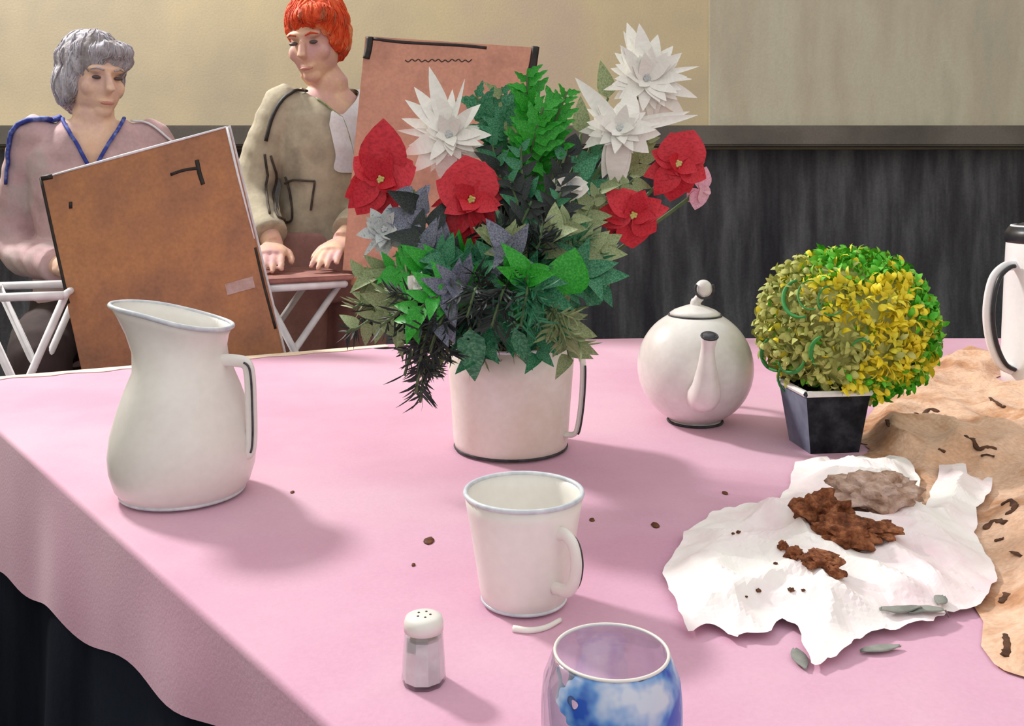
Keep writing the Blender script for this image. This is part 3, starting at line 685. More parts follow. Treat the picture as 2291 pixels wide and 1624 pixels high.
GU = 'upright bright green sprigs'; GB = 'broad-leaved green sprigs'; GF = 'fir sprigs'; GD = 'dark leaf sprigs'; GS = 'slate grey sprigs'; GO = 'olive sprigs'
U = 'bright green feathery sprig standing upright at the top of the bouquet'
for i, (pp, kd, mt, n, L_) in enumerate([
    ([(1170, 420, 1.31), (1185, 290, 1.29), (1178, 165, 1.28)], 'jag', ['leaf_bright'], 26, .044),
    ([(1190, 430, 1.31), (1225, 320, 1.28), (1268, 205, 1.27)], 'jag', ['leaf_bright'], 28, .044),
    ([(1170, 420, 1.33), (1190, 330, 1.27), (1215, 240, 1.26)], 'jag', ['leaf_bright'], 24, .044),
    ([(1150, 420, 1.34), (1110, 310, 1.33), (1065, 215, 1.33)], 'jag', ['leaf_teal'], 26, .044),
    ([(1150, 420, 1.34), (1130, 300, 1.32), (1120, 205, 1.34)], 'jag', ['leaf_teal', 'leaf_olive'], 24, .044)]):
    sprig('feathery_sprig', ('bright green' if mt == ['leaf_bright'] else 'teal green')+' upright feathery sprig '+('leaning towards the tallest white flower' if pp[-1][0] > 1225 else 'rising highest in the bouquet' if pp[-1][1] < 170 else 'beside the spiky white flower' if pp[-1][0] < 1125 else 'in the middle of the bouquet'), GU if mt == ['leaf_bright'] else 'upright teal sprigs', pp, kd, mt, n, L_, 1.15, t0=.42, seed=20+i)
for i, pp in enumerate([[(1180, 520, 1.27), (1170, 420, 1.25), (1165, 330, 1.25)], [(1150, 520, 1.28), (1120, 400, 1.28), (1100, 320, 1.30)], [(1200, 520, 1.27), (1230, 450, 1.25), (1270, 330, 1.27)],
                        [(1210, 560, 1.25), (1230, 500, 1.22), (1255, 430, 1.22)], [(1130, 600, 1.24), (1150, 540, 1.21), (1190, 450, 1.20)], [(1140, 580, 1.26), (1160, 480, 1.24), (1140, 400, 1.24)]]):
    sprig('dark_sprig', 'near-black leafy sprig '+where(pp[-1]), GD, pp, 'oval', ['leaf_dark', 'leaf_dark', 'leaf_teal'], 16, .038, .9, t0=.4, seed=40+i)
for i, pp in enumerate([[(1040, 620, 1.24), (970, 520, 1.22), (925, 425, 1.24)], [(1040, 640, 1.23), (960, 560, 1.21), (900, 470, 1.23)], [(1060, 690, 1.18), (1005, 650, 1.11), (975, 730, 1.10)], [(1050, 690, 1.18), (1015, 640, 1.11), (995, 660, 1.10)], [(1130, 640, 1.2), (1140, 570, 1.13), (1130, 560, 1.12)]]):
    sprig('slate_sprig', ('slate grey leafy sprig ' if i < 2 else 'low slate lilac sprig ')+where(pp[-1]), GS if i < 2 else 'low slate sprigs', pp, 'oval', ['leaf_slate', 'leaf_slate', 'leaf_dark'] if i < 2 else 'leaf_slate', 13, .044, 1, t0=.45, seed=60+i)
for i, (pp, mt) in enumerate([
    ([(1060, 660, 1.24), (980, 590, 1.22), (905, 560, 1.22)], 'leaf_teal'), ([(1060, 680, 1.22), (960, 610, 1.20), (870, 600, 1.20)], 'leaf_bright'),
    ([(1100, 650, 1.22), (1060, 600, 1.18), (1000, 590, 1.18)], 'leaf_teal'), ([(1130, 650, 1.22), (1120, 600, 1.17), (1090, 600, 1.17)], 'leaf_teal'),
    ([(1150, 650, 1.22), (1200, 590, 1.18), (1240, 530, 1.20)], 'leaf_teal'), ([(1180, 670, 1.22), (1230, 640, 1.17), (1280, 640, 1.17)], 'leaf_teal'),
    ([(1140, 680, 1.18), (1170, 640, 1.10), (1185, 600, 1.09)], 'leaf_bright'), ([(1100, 700, 1.21), (1060, 690, 1.16), (1040, 740, 1.14)], 'leaf_teal'),
    ([(1140, 700, 1.21), (1150, 690, 1.15), (1120, 760, 1.13)], 'leaf_teal'), ([(1180, 700, 1.21), (1220, 690, 1.16), (1230, 770, 1.14)], 'leaf_teal'),
    ([(1090, 680, 1.21), (980, 660, 1.18), (900, 720, 1.17)], 'leaf_bright'), ([(1070, 680, 1.23), (940, 620, 1.22), (830, 680, 1.22)], 'leaf_olive'),
    ([(1070, 690, 1.22), (930, 660, 1.18), (790, 740, 1.19)], 'leaf_olive'), ([(1060, 700, 1.22), (950, 690, 1.15), (880, 750, 1.15)], 'leaf_olive'), ([(1200, 650, 1.24), (1300, 560, 1.24), (1360, 570, 1.25)], 'leaf_olive'),
    ([(1090, 640, 1.24), (1010, 560, 1.23), (950, 570, 1.22)], 'leaf_bright'), ([(1180, 640, 1.20), (1140, 560, 1.16), (1130, 530, 1.16)], 'leaf_olive'),
    ([(1100, 720, 1.20), (1075, 720, 1.14), (1065, 800, 1.13)], 'leaf_teal'), ([(1150, 720, 1.20), (1195, 720, 1.14), (1205, 800, 1.13)], 'leaf_teal'), ([(1190, 720, 1.20), (1250, 720, 1.16), (1275, 800, 1.16)], 'leaf_olive'),
    ([(1080, 650, 1.22), (970, 600, 1.18), (890, 640, 1.16)], 'leaf_bright'), ([(1190, 660, 1.22), (1290, 610, 1.18), (1350, 640, 1.18)], 'leaf_teal'), ([(1190, 620, 1.26), (1290, 520, 1.27), (1345, 420, 1.29)], 'leaf_olive'),
    ([(1190, 610, 1.28), (1320, 480, 1.31), (1420, 400, 1.34)], 'leaf_olive'), ([(1190, 610, 1.29), (1300, 440, 1.33), (1320, 330, 1.36)], 'leaf_teal'), ([(1060, 680, 1.24), (900, 610, 1.23), (805, 620, 1.23)], 'leaf_olive'),
    ([(1190, 600, 1.30), (1400, 400, 1.38), (1450, 310, 1.40)], 'leaf_olive'), ([(1190, 640, 1.24), (1300, 560, 1.22), (1350, 600, 1.22)], 'leaf_olive'), ([(1120, 700, 1.20), (1010, 700, 1.16), (960, 760, 1.15)], 'leaf_olive'),
    ([(1120, 640, 1.22), (1020, 600, 1.17), (985, 560, 1.17)], 'leaf_teal'), ([(1150, 640, 1.22), (1230, 540, 1.17), (1280, 490, 1.18)], 'leaf_olive'), ([(1110, 690, 1.18), (990, 660, 1.10), (910, 720, 1.10)], 'leaf_bright'),
    ([(1100, 660, 1.22), (1080, 610, 1.15), (1090, 640, 1.12)], 'leaf_teal'), ([(1170, 660, 1.22), (1200, 630, 1.14), (1215, 680, 1.12)], 'leaf_teal')]):
    col = {'leaf_teal': 'teal green', 'leaf_bright': 'bright green', 'leaf_olive': 'pale olive'}[mt]
    sprig('leafy_sprig', col+' leafy sprig '+where(pp[-1]), col+' rim sprigs', pp, 'oval', mt, 16, .044, .95, t0=.42, seed=80+i)
for i, (pp, mt) in enumerate([
    ([(1060, 690, 1.22), (1010, 640, 1.17), (960, 600, 1.17)], 'leaf_teal'), ([(1100, 690, 1.18), (1070, 640, 1.09), (1045, 710, 1.07)], 'leaf_dark'),
    ([(1130, 690, 1.18), (1130, 640, 1.08), (1100, 730, 1.06)], 'leaf_dark'), ([(1160, 690, 1.18), (1180, 640, 1.09), (1165, 730, 1.07)], 'leaf_teal'),
    ([(1190, 690, 1.19), (1240, 700, 1.10), (1265, 780, 1.10)], 'leaf_olive'), ([(1070, 690, 1.22), (960, 640, 1.19), (860, 660, 1.18)], 'leaf_olive'),
    ([(1060, 720, 1.21), (960, 690, 1.17), (890, 780, 1.16)], 'leaf_dark'), ([(1050, 730, 1.20), (970, 720, 1.16), (940, 900, 1.17)], 'leaf_dark'),
    ([(1060, 740, 1.20), (990, 730, 1.16), (965, 830, 1.16)], 'leaf_olive'), ([(1050, 720, 1.20), (950, 700, 1.17), (905, 840, 1.17)], 'leaf_dark'),
    ([(1070, 690, 1.24), (900, 640, 1.23), (790, 690, 1.23)], 'leaf_olive'), ([(1070, 700, 1.24), (880, 670, 1.23), (775, 745, 1.23)], 'leaf_dark'),
    ([(1180, 640, 1.24), (1270, 560, 1.22), (1310, 530, 1.23)], 'leaf_teal'), ([(1120, 600, 1.23), (1090, 540, 1.19), (1140, 520, 1.19)], 'leaf_dark'), ([(1080, 700, 1.18), (1000, 700, 1.10), (960, 790, 1.10)], 'leaf_dark'), ([(1080, 690, 1.2), (960, 660, 1.13), (850, 730, 1.14)], 'leaf_dark'), ([(1050, 720, 1.18), (960, 740, 1.11), (930, 880, 1.13)], 'leaf_dark'), ([(1150, 640, 1.22), (1200, 560, 1.16), (1215, 500, 1.16)], 'leaf_dark')]):
    col = {'leaf_teal': 'teal', 'leaf_dark': 'blackish', 'leaf_olive': 'olive'}[mt]
    low = pp[-1][1] > 755
    fir(col+(' drooping fir sprig ' if low else ' fir sprig ')+where(pp[-1]), col+(' drooping' if low else '')+' '+GF, pp, mt, n=230, L_=.026, seed=120+i)
# big individual leaves
def big_leaf(label, pts, kind, mat, L_, nrm, wmul=1):
    t = thing('broad_leaf', label, 'leaf', v0+Vector((0, 0, .012))); P_ = [at(*p) for p in pts]
    an = random.uniform(0, 6); st = bez([v0+Vector((.03*cos(an), .03*sin(an), .012)), NECK+Vector((.03*cos(an), .03*sin(an), .01))]+P_[:-1], 8)
    bm = bmesh.new(); tube(bm, [p-Vector(t.location) for p in st], .002, 6); mesh_obj('stem', bm, 'stem_green', t)
    dv = P_[-1]-P_[-2]; place_leaf('blade', kind, mat, t, P_[-2], dv, nrm, dv.length, wmul)
big_leaf('large round bright green leaf in front of the olive sprigs', [(1240, 690, 1.15), (1262, 660, 1.13), (1285, 555, 1.13)], 'round', 'leaf_bright', 1, (-.2, -1, .2), 1.0)
big_leaf('curved dark green leaf at the vase side towards the teapot', [(1270, 700, 1.18), (1315, 685, 1.17), (1362, 585, 1.17)], 'oval', 'leaf_teal', 1, (.1, -1, .3), .8)
big_leaf('longest green leaf hanging down the front of the vase', [(1060, 730, 1.17), (1052, 735, 1.10), (1062, 872, 1.13)], 'long', 'leaf_teal', 1, (0, -1, .1), 1.35)
big_leaf('narrow green leaf hanging down the vase front middle', [(1170, 730, 1.17), (1150, 735, 1.10), (1198, 845, 1.13)], 'long', 'leaf_teal', 1, (0, -1, .1), .85)
big_leaf('short dark leaf hanging beside the longest leaf', [(1090, 740, 1.20), (1085, 740, 1.16), (1078, 830, 1.18)], 'long', 'leaf_dark', 1, (0, -1, .1), .9)
big_leaf('slender dark leaf over the vase rim between two green ones', [(1120, 730, 1.20), (1120, 735, 1.16), (1145, 800, 1.175)], 'long', 'leaf_dark', 1, (0, -1, .1), .7)
big_leaf('dark polygonal leaf beneath the ragged white flower', [(1250, 360, 1.28), (1275, 350, 1.27), (1288, 298, 1.27)], 'round', 'leaf_dark', 1, (0, -1, .2), .9)
big_leaf('teal leaf lying under the white flowers beside the dark leaf', [(1280, 420, 1.28), (1290, 400, 1.27), (1340, 345, 1.27)], 'oval', 'leaf_teal', 1, (0, -1, .2), 1)
big_leaf('pale olive leaf behind the upright bright green sprigs', [(1280, 380, 1.34), (1300, 300, 1.35), (1300, 210, 1.36)], 'oval', 'leaf_olive', 1, (0, -1, .2), .8)
big_leaf('olive leaf beside the tallest white flower', [(1330, 300, 1.36), (1360, 220, 1.38), (1345, 130, 1.39)], 'oval', 'leaf_olive', 1, (0, -1, .2), .8)

# ------------------------------------------------------------ crumpled paper, scarf
def sheet(name, pix, hfun, mat, res, z0=.002, hole=None):
    P_ = [tuple(onT(x, y)[:2]) for x, y in pix]
    xs = [p[0] for p in P_]; ys = [p[1] for p in P_]; bm = bmesh.new(); V = {}
    nx = int((max(xs)-min(xs))/res)+2; ny = int((max(ys)-min(ys))/res)+2
    for i in range(nx):
        for j in range(ny):
            x = min(xs)+i*res; y = min(ys)+j*res
            if not inpoly(x, y, P_) or (hole and hole(x, y)): continue
            dd, qx, qy = near_poly(x, y, P_)
            if dd < res: x, y = qx, qy
            V[i, j] = bm.verts.new((x, y, TAB+z0+hfun(x, y, dd)))
    for i in range(nx):
        for j in range(ny):
            q = [V.get(k) for k in ((i, j), (i+1, j), (i+1, j+1), (i, j+1))]
            q = [v for v in q if v]
            if len(q) >= 3: bm.faces.new(q)
    bmesh.ops.delete(bm, geom=[v for v in bm.verts if not v.link_faces], context='VERTS')
    bm.normal_update(); bm.faces.ensure_lookup_table()
    return mesh_obj(name, bm, mat), P_
def facet(x, y, s, seed):
    """crumple: distance ridges between random cells"""
    d, pts = noise.voronoi((x*s+seed, y*s, seed*.37)); return d[1]-d[0]
PAP = [(1480, 1296), (1500, 1340), (1518, 1390), (1545, 1432), (1580, 1418), (1620, 1420), (1640, 1452), (1655, 1432), (1720, 1432), (1752, 1402), (1785, 1418), (1800, 1470), (1815, 1508), (1870, 1488), (1900, 1462), (1950, 1430), (2030, 1420), (2085, 1412), (2120, 1385), (2190, 1372),
       (2210, 1340), (2236, 1308), (2212, 1262), (2180, 1205), (2188, 1150), (2215, 1110), (2225, 1060), (2200, 1085), (2170, 1075), (2160, 1042), (2130, 1050), (2102, 1048), (2088, 1100), (2066, 1152), (2052, 1125), (2058, 1085), (2040, 1045), (1990, 1035), (1960, 1050), (1930, 1032), (1880, 1050), (1850, 1038), (1800, 1036), (1775, 1045), (1768, 1090), (1750, 1115),
       (1735, 1142), (1690, 1140), (1640, 1150), (1590, 1160), (1560, 1188), (1530, 1205), (1520, 1240)]
rj = random.Random(5); q_ = []
for a, b in zip(PAP, PAP[1:]+PAP[:1]):
    m = max(1, int(math.hypot(b[0]-a[0], b[1]-a[1])/14))
    for k in range(m): q_.append((a[0]+(b[0]-a[0])*k/m+rj.uniform(-5, 5), a[1]+(b[1]-a[1])*k/m+rj.uniform(-4, 4)))
PAP = q_
def hpap(x, y, dd):
    e = sm(0, .05, dd)
    a = facet(x, y*.7+x*.35, 11, 2.0); b = facet(x+y*.3, y, 24, 7.0)
    lo = .5+.5*noise.noise((x*5, y*5, 2))
    return .002+.004*lo+e*(.020*(1-min(1, a*1.6))+.008*(1-min(1, b*1.6)))*(.5+.7*lo)+(1-e)*.006*abs(noise.noise((x*22, y*22, 5)))
paper, PP = sheet('crumpled_paper', PAP, hpap, 'paper_white', .004)
for p in paper.data.polygons: p.use_smooth = False
tag(paper, 'crumpled sheet of white paper with cake remains on it', 'paper')
SC = [(1902, 1022), (1930, 950), (1965, 905), (2010, 868), (2075, 820), (2120, 795), (2160, 785), (2215, 800), (2300, 815), (2420, 850), (2500, 950), (2520, 1150), (2480, 1400), (2380, 1540), (2291, 1520), (2230, 1500), (2195, 1450), (2200, 1395), (2160, 1330), (2100, 1250), (2060, 1180), (2000, 1120), (1940, 1080)]
def scarf_hole(x, y):
    if (Vector((x, y))-j0.xy).length < .088: return True
    if (Vector((x, y))-b0.xy).length < .058: return True
    dd = near_poly(x, y, PP)[0]; return inpoly(x, y, PP) and dd > .03
def hsc(x, y, dd):
    e = sm(0, .05, dd)
    inside = inpoly(x, y, PP); pd = near_poly(x, y, PP)[0]
    k = 0 if inside else sm(0, .05, pd)
    k *= sm(.09, .13, (Vector((x, y))-j0.xy).length)*sm(.06, .1, (Vector((x, y))-b0.xy).length)
    f = .5+.5*noise.noise((x*7+y*5, y*3, 4)); g = 1-abs(noise.noise((x*13, y*10, 9)))
    return .0008+e*k*(.034*f*f+.018*g*g+.008*abs(noise.noise((x*26, y*22, 3))))
scarf, SP = sheet('patterned_scarf', SC, hsc, 'scarf', .006, .001, scarf_hole)
tag(scarf, 'peach and brown patterned scarf bunched on the table under the paper', 'scarf')
pb = bvh(paper); sb = bvh(scarf)
def drop_on(x, y):
    h = TAB
    for b in (pb, sb):
        r = b.ray_cast(Vector((x, y, 2)), Vector((0, 0, -1)))
        if r[0] and r[0].z > h: h = r[0].z
    return h
def surf(px, py):
    """scene point seen at a pixel, on paper, scarf or table"""
    o_ = Vector((0, 0, CAMZ)); d_ = (at(px, py, 1)-o_).normalized(); best = onT(px, py)
    for b in (pb, sb):
        r = b.ray_cast(o_, d_)
        if r[0] and r[3] < (best-o_).length: best = r[0]
    return best
# printed squiggles on the scarf are flat marks of dye: thin appliqué strokes
rg = random.Random(11)
for k, line in enumerate([[(2050, 925), (2075, 918), (2100, 922)], [(2160, 975), (2185, 1000), (2205, 1000), (2230, 1005)], [(1985, 940), (1990, 955)], [(2100, 1005), (2115, 1012)], [(2195, 1020), (2225, 1022)],
                          [(2240, 1130), (2262, 1120), (2270, 1140), (2250, 1150)], [(2205, 1185), (2225, 1165), (2250, 1170)], [(2225, 1210), (2245, 1205)], [(2215, 890), (2235, 905), (2250, 910)], [(2255, 1330), (2240, 1350)], [(2250, 1420), (2256, 1450), (2250, 1470)], [(2262, 1235), (2285, 1245)]]):
    pts = [surf(x, y) for x, y in line]
    pts = bez(pts, 5); pts = [Vector((p.x, p.y, drop_on(p.x, p.y)+.0006)) for p in pts]
    bm = bmesh.new(); n = len(pts); tube(bm, pts, [rg.uniform(.0022, .005) for _ in range(n)], 6, flat=.25); mesh_obj('squiggle_mark', bm, 'scarf_mark', scarf)

def lump(bm, c, r, seed, amp=.35, sub=3):
    q = bmesh.ops.create_icosphere(bm, subdivisions=sub, radius=1)
    for v in q['verts']:
        n = v.co.normalized(); k = 1+amp*noise.noise(n*2.2+Vector((seed, 0, 0)))+amp*.5*noise.noise(n*6+Vector((0, seed, 0)))
        v.co = Vector((c[0]+n.x*r[0]*k, c[1]+n.y*r[1]*k, c[2]+n.z*r[2]*k))
def cake(px, py, w, h, mat, label, seed, cat='cake', group=None, hz=None):
    p = surf(px, py); k = p.y/F; rx = w*k*.62; rz = (hz or h*.8)*k/2; ry = rx*.9
    z = drop_on(p.x, p.y)
    t = bmesh.new(); lump(t, (0, 0, rz*.7), (rx, ry, rz), seed, .55, 4 if w > 40 else 3)
    o = mesh_obj('cake_piece', t, mat); o.location = (p.x, p.y, z); tag(o, label, cat, group); return o
cake(1838, 1170, 92, 96, 'cake', 'largest dark brown chunk of cake on the crumpled paper', 1)
cake(1890, 1215, 100, 80, 'cake', 'rough brown chunk of cake touching the largest chunk', 2)
cake(1955, 1135, 150, 100, 'cake_pale', 'pale pinkish crumbled slice of cake on the paper', 3)
cake(1985, 1110, 90, 70, 'cake_pale', 'smaller pale cake piece behind the pinkish slice', 4)
cake(1960, 1192, 80, 34, 'cake', 'thin brown strip of cake crust beside the rough chunk', 5)
cake(1778, 1248, 34, 34, 'cake', 'small round brown cake ball at the edge of the chunks', 6)
cake(1835, 1262, 66, 36, 'cake', 'low brown cake morsel in front of the largest chunk', 7)
cake(1870, 1292, 30, 36, 'cake', 'lone brown cake nugget fallen in front of the morsel', 8)
cake(1752, 1228, 18, 26, 'cake', 'tiny golden brown flake beside the round cake ball', 9)
for i, (x, y, s) in enumerate([(1697, 1323, 9), (1770, 1322, 11), (1797, 1322, 7), (1652, 1192, 8), (1735, 1262, 7), (1670, 1336, 5), (1640, 1195, 6)]):
    o = cake(x, y, s, s, 'crumb', 'tiny dark cake crumb on the white paper', 20+i, 'crumb', 'crumbs on the paper'); o.name = 'cake_crumb'
for i, (x, y, s, l) in enumerate([(960, 1211, 24, 'largest dark brown spill drop on the pink cloth left of the mug'), (1466, 1176, 19, 'oval brown drop on the pink cloth between mug and paper'), (925, 1265, 9, 'tiny brown drop beside the largest drop'),
                                  (1324, 1164, 12, 'amber brown drop on the cloth behind the mug rim'), (654, 1102, 9, 'tiny amber drop beside the pitcher'), (1622, 1104, 13, 'faint brown crumb on the cloth behind the paper')]):
    p = onT(x, y); k = p.y/F; bm = bmesh.new(); lump(bm, (0, 0, .0008), (s*k/2, s*k/2*1.8, .0012), 40+i, .25, 2)
    o = mesh_obj('brown_drop', bm, 'crumb'); o.location = (p.x, p.y, TAB); tag(o, l, 'drop')
# grey leaves around the paper
for i, (a, b, wd, l) in enumerate([((1968, 1370), (2062, 1392), 9, 'grey narrow leaf lying on the paper, longest of the pair'), ((2032, 1402), (2122, 1386), 9, 'grey narrow leaf crossing the tip of the longest one'), ((2098, 1378), (2112, 1340), 9, 'upright grey leaf on the paper near its corner'),
                                   ((1778, 1458), (1802, 1504), 11, 'grey leaf on the pink cloth beside the folded paper tip'), ((1925, 1464), (2015, 1452), 9, 'grey leaf on the pink cloth in front of the paper')]):
    A_, B_ = surf(*a), surf(*b); bm = bmesh.new(); n = 10; rows = []
    s = Vector((-(B_-A_).y, (B_-A_).x, 0)).normalized()
    for k in range(n+1):
        f = k/n; p = A_.lerp(B_, f); z = drop_on(p.x, p.y)+.0015; wq = wd*p.y/F*1.6*sin(pi*min(.97, f+.03))**.7
        rows.append([bm.verts.new((p.x+s.x*wq*q, p.y+s.y*wq*q, max(z, drop_on(p.x+s.x*wq*q, p.y+s.y*wq*q)+.001)+.0012*abs(q))) for q in (-1, 0, 1)])
    for u, v in zip(rows, rows[1:]):
        for q in (0, 1): bm.faces.new((u[q], u[q+1], v[q+1], v[q]))
    r = bmesh.ops.extrude_face_region(bm, geom=bm.faces[:]); bmesh.ops.translate(bm, vec=(0, 0, .0008), verts=[g for g in r['geom'] if isinstance(g, bmesh.types.BMVert)]); bmesh.ops.recalc_face_normals(bm, faces=bm.faces)
    tag(mesh_obj('fallen_leaf', bm, 'leaf_grey'), l, 'leaf')
# white stirring stick in front of the mug
bm = bmesh.new(); st = [onT(x, y) for x, y in ((1148, 1412), (1185, 1416), (1222, 1409), (1254, 1392))]
pts = bez(st, 6); n = len(pts); tube(bm, [p+Vector((0, 0, .0022)) for p in pts], [.0022*(1.35-.5*i/n) for i in range(n)], 8)
tag(mesh_obj('stirring_stick', bm, 'petal_white'), 'short curved white stirring stick lying in front of the mug', 'stirrer')

# ------------------------------------------------------------ boards, easels, stands
def board(name, label, c, size, lean, roll, mat, yaw=0):
    t = thing(name, label, 'drawing board', c)
    t.rotation_euler = (Matrix.Rotation(yaw, 4, 'Z') @ Matrix.Rotation(-lean, 4, 'X') @ Matrix.Rotation(-roll, 4, 'Y')).to_euler()
    bm = bmesh.new(); box(bm, (0, 0, 0), (size[0], .012, size[1]), bev=.0015); mesh_obj('panel', bm, mat, t, False)
    return t
B1 = at(362, 602, 2.14)
t1 = board('drawing_board', 'brown drawing board tilted in front of the grey-haired painter', B1, (.445, .56), R(7), R(15.5), 'board_brown')
W2, H2 = .2225, .28
bm = bmesh.new(); box(bm, (.004, .0075, .004), (.445, .0015, .56)); mesh_obj('paper_sheet', bm, 'sheet_white', t1, False)
bm = bmesh.new(); tube(bm, [(-W2+.004, -.007, H2-.004), (-W2+.20, -.007, H2-.002), (W2-.002, -.007, H2-.001)], [.002, .0034, .0022], 6, flat=.5, up=(0, 1, 0)); mesh_obj('white_edge', bm, 'sheet_white', t1)
bm = bmesh.new(); tube(bm, [(W2-.002, -.007, H2-.002), (W2-.003, -.007, H2-.12), (W2-.001, -.007, H2-.27)], [.0036, .0028, .0015], 6, flat=.5, up=(0, 1, 0)); mesh_obj('white_edge', bm, 'sheet_white', t1)
def strokes(parent, name, lines, mat, y=-.0066):
    bm = bmesh.new()
    for ln, r in lines: tube(bm, bez([(x, y, z) for x, z in ln], 5) if len(ln) > 2 else [(x, y, z) for x, z in ln], r, 6, flat=.4, up=(0, 1, 0))
    return mesh_obj(name, bm, mat, parent)
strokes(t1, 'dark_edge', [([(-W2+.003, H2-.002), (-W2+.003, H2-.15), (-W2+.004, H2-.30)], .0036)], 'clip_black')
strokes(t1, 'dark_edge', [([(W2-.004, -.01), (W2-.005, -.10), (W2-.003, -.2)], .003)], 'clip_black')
strokes(t1, 'clip', [([(.07, .205), (.10, .207), (.135, .203)], .0035), ([(.136, .222), (.135, .19), (.137, .163)], .005)], 'clip_black')
strokes(t1, 'corner_clip', [([(-W2+.004, H2-.004), (-W2+.03, H2-.006)], .006)], 'clip_black')
strokes(t1, 'peg', [([(-.165, .205), (-.168, .190)], .004)], 'clip_black')
bm = bmesh.new(); box(bm, (.165, -.0066, -.085), (.065, .0012, .026)); mesh_obj('tape', bm, 'tape_mauve', t1, False)

B2c = at(990, 352, 2.36)
t2 = board('drawing_board', 'reddish-brown drawing board upright behind the flowers', B2c, (.445, .60), R(9), R(-4), 'board_rose')
w2, h2 = .2225, .30
strokes(t2, 'corner_clip', [([(-w2+.012, h2-.002), (-w2+.012, h2-.03), (-w2+.008, h2-.06)], .009)], 'clip_black')
strokes(t2, 'corner_clip', [([(w2-.008, h2+.002), (w2-.010, h2-.03), (w2-.014, h2-.065)], .010)], 'clip_black')
strokes(t2, 'dark_edge', [([(-w2+.02, h2-.006), (-w2+.1, h2-.010), (.02, h2-.008), (.09, h2-.010)], .004)], 'clip_black')
zz = [(-.115+.0085*i, h2-.058+.0035*((-1)**i)*(1 if i % 3 else .4)+.012*i/20) for i in range(21)]
strokes(t2, 'scribble', [(zz, .0013)], 'clip_black')

def easel(label, top, bot, w_):
    """wooden tripod easel behind a board: top point and mid point of the board's lower edge"""
    base = Vector((bot.x, bot.y+.2, 0)); t = thing('easel', label, 'easel', base)
    for s in (-1, 1):
        bm = bmesh.new(); tube(bm, [Vector((bot.x+s*w_, bot.y-.03, .0))-base, Vector((top.x+s*.03, top.y+.035, top.z))-base], .011, 8); mesh_obj('leg', bm, 'easel_wood', t)
    bm = bmesh.new(); tube(bm, [Vector((bot.x, bot.y+.50, 0))-base, Vector((top.x, top.y+.05, top.z))-base], .011, 8); mesh_obj('leg', bm, 'easel_wood', t)
    return t, base
lw = t2.matrix_basis
bot2 = Vector(B2c)+lw.to_3x3() @ Vector((0, 0, -h2)); top2 = Vector(B2c)+lw.to_3x3() @ Vector((0, 0, h2))
e2, base = easel('wooden tripod easel carrying the reddish-brown board', top2-Vector((0, 0, .04)), bot2, .16)
bm = bmesh.new(); box(bm, bot2-base+Vector((0, .0, -.022)), (.40, .05, .02), Matrix.Rotation(R(4), 4, 'Y'), .003); mesh_obj('ledge', bm, 'easel_wood', e2, False)
lw = t1.matrix_basis
bot1 = Vector(B1)+lw.to_3x3() @ Vector((0, 0, -H2)); top1 = Vector(B1)+lw.to_3x3() @ Vector((0, 0, H2*.3))
e1, base = easel('wooden tripod easel carrying the tilted brown board', top1, bot1, .10)
bm = bmesh.new(); box(bm, bot1-base+lw.to_3x3() @ Vector((0, .01, -.012)), (.30, .05, .02), lw.to_3x3().to_4x4(), .003); mesh_obj('ledge', bm, 'easel_wood', e1, False)

def stand(label, p, u, ln, ztop, tray, la=.85, lb=.15):
    """white folding stand: p front left corner, u direction of its front rail"""
    u = Vector((u[0], u[1], 0)).normalized(); v = Vector((-u.y, u.x, 0)); p = Vector((p[0], p[1], 0))
    t = thing('folding_stand', label, 'stand', p); dp = .24
    def add(n, a, b, r, m='white_metal'):
        bm = bmesh.new(); tube(bm, [a, b], r, 10); return mesh_obj(n, bm, m, t)
    Z = Vector((0, 0, ztop))
    for s in (0, dp): add('rail', v*s+Z, v*s+u*ln+Z, .0095)
    for s in (.012, dp-.012):
        add('leg', v*s+Z, v*s+u*ln*la+Vector((0, 0, .008)), .0085); add('leg', v*(s+.02)+u*ln+Z, v*(s+.02)+u*ln*lb+Vector((0, 0, .008)), .0085)
    for q in (0, ln): add('side_rail', u*q+Z, u*q+v*dp+Z, .008)
    if tray:
        bm = bmesh.new(); box(bm, (0, 0, 0), (ln+.04, dp+.02, .012), bev=.003)
        o = mesh_obj('tray', bm, 'tray_mauve', t, False); o.location = u*ln/2+v*dp/2+Z+Vector((0, 0, .016)); o.rotation_euler = (0, 0, math.atan2(u.y, u.x))
    return t
st2a = at(588, 652, 2.17); st2b = at(772, 629, 2.27)
stand('white folding stand with a mauve tray in front of the red-haired painter', st2a.xy, (st2b-st2a).xy, (st2b-st2a).xy.length, (st2a.z+st2b.z)/2, True, 2.2, -2.2)
s1 = at(-60, 664, 1.99); s2 = at(142, 664, 2.04)
stand('white folding stand without tray beside the grey-haired painter', s1.xy, (s2-s1).xy, (s2-s1).xy.length, (s1.z+s2.z)/2, False, 2.0, -1.0)

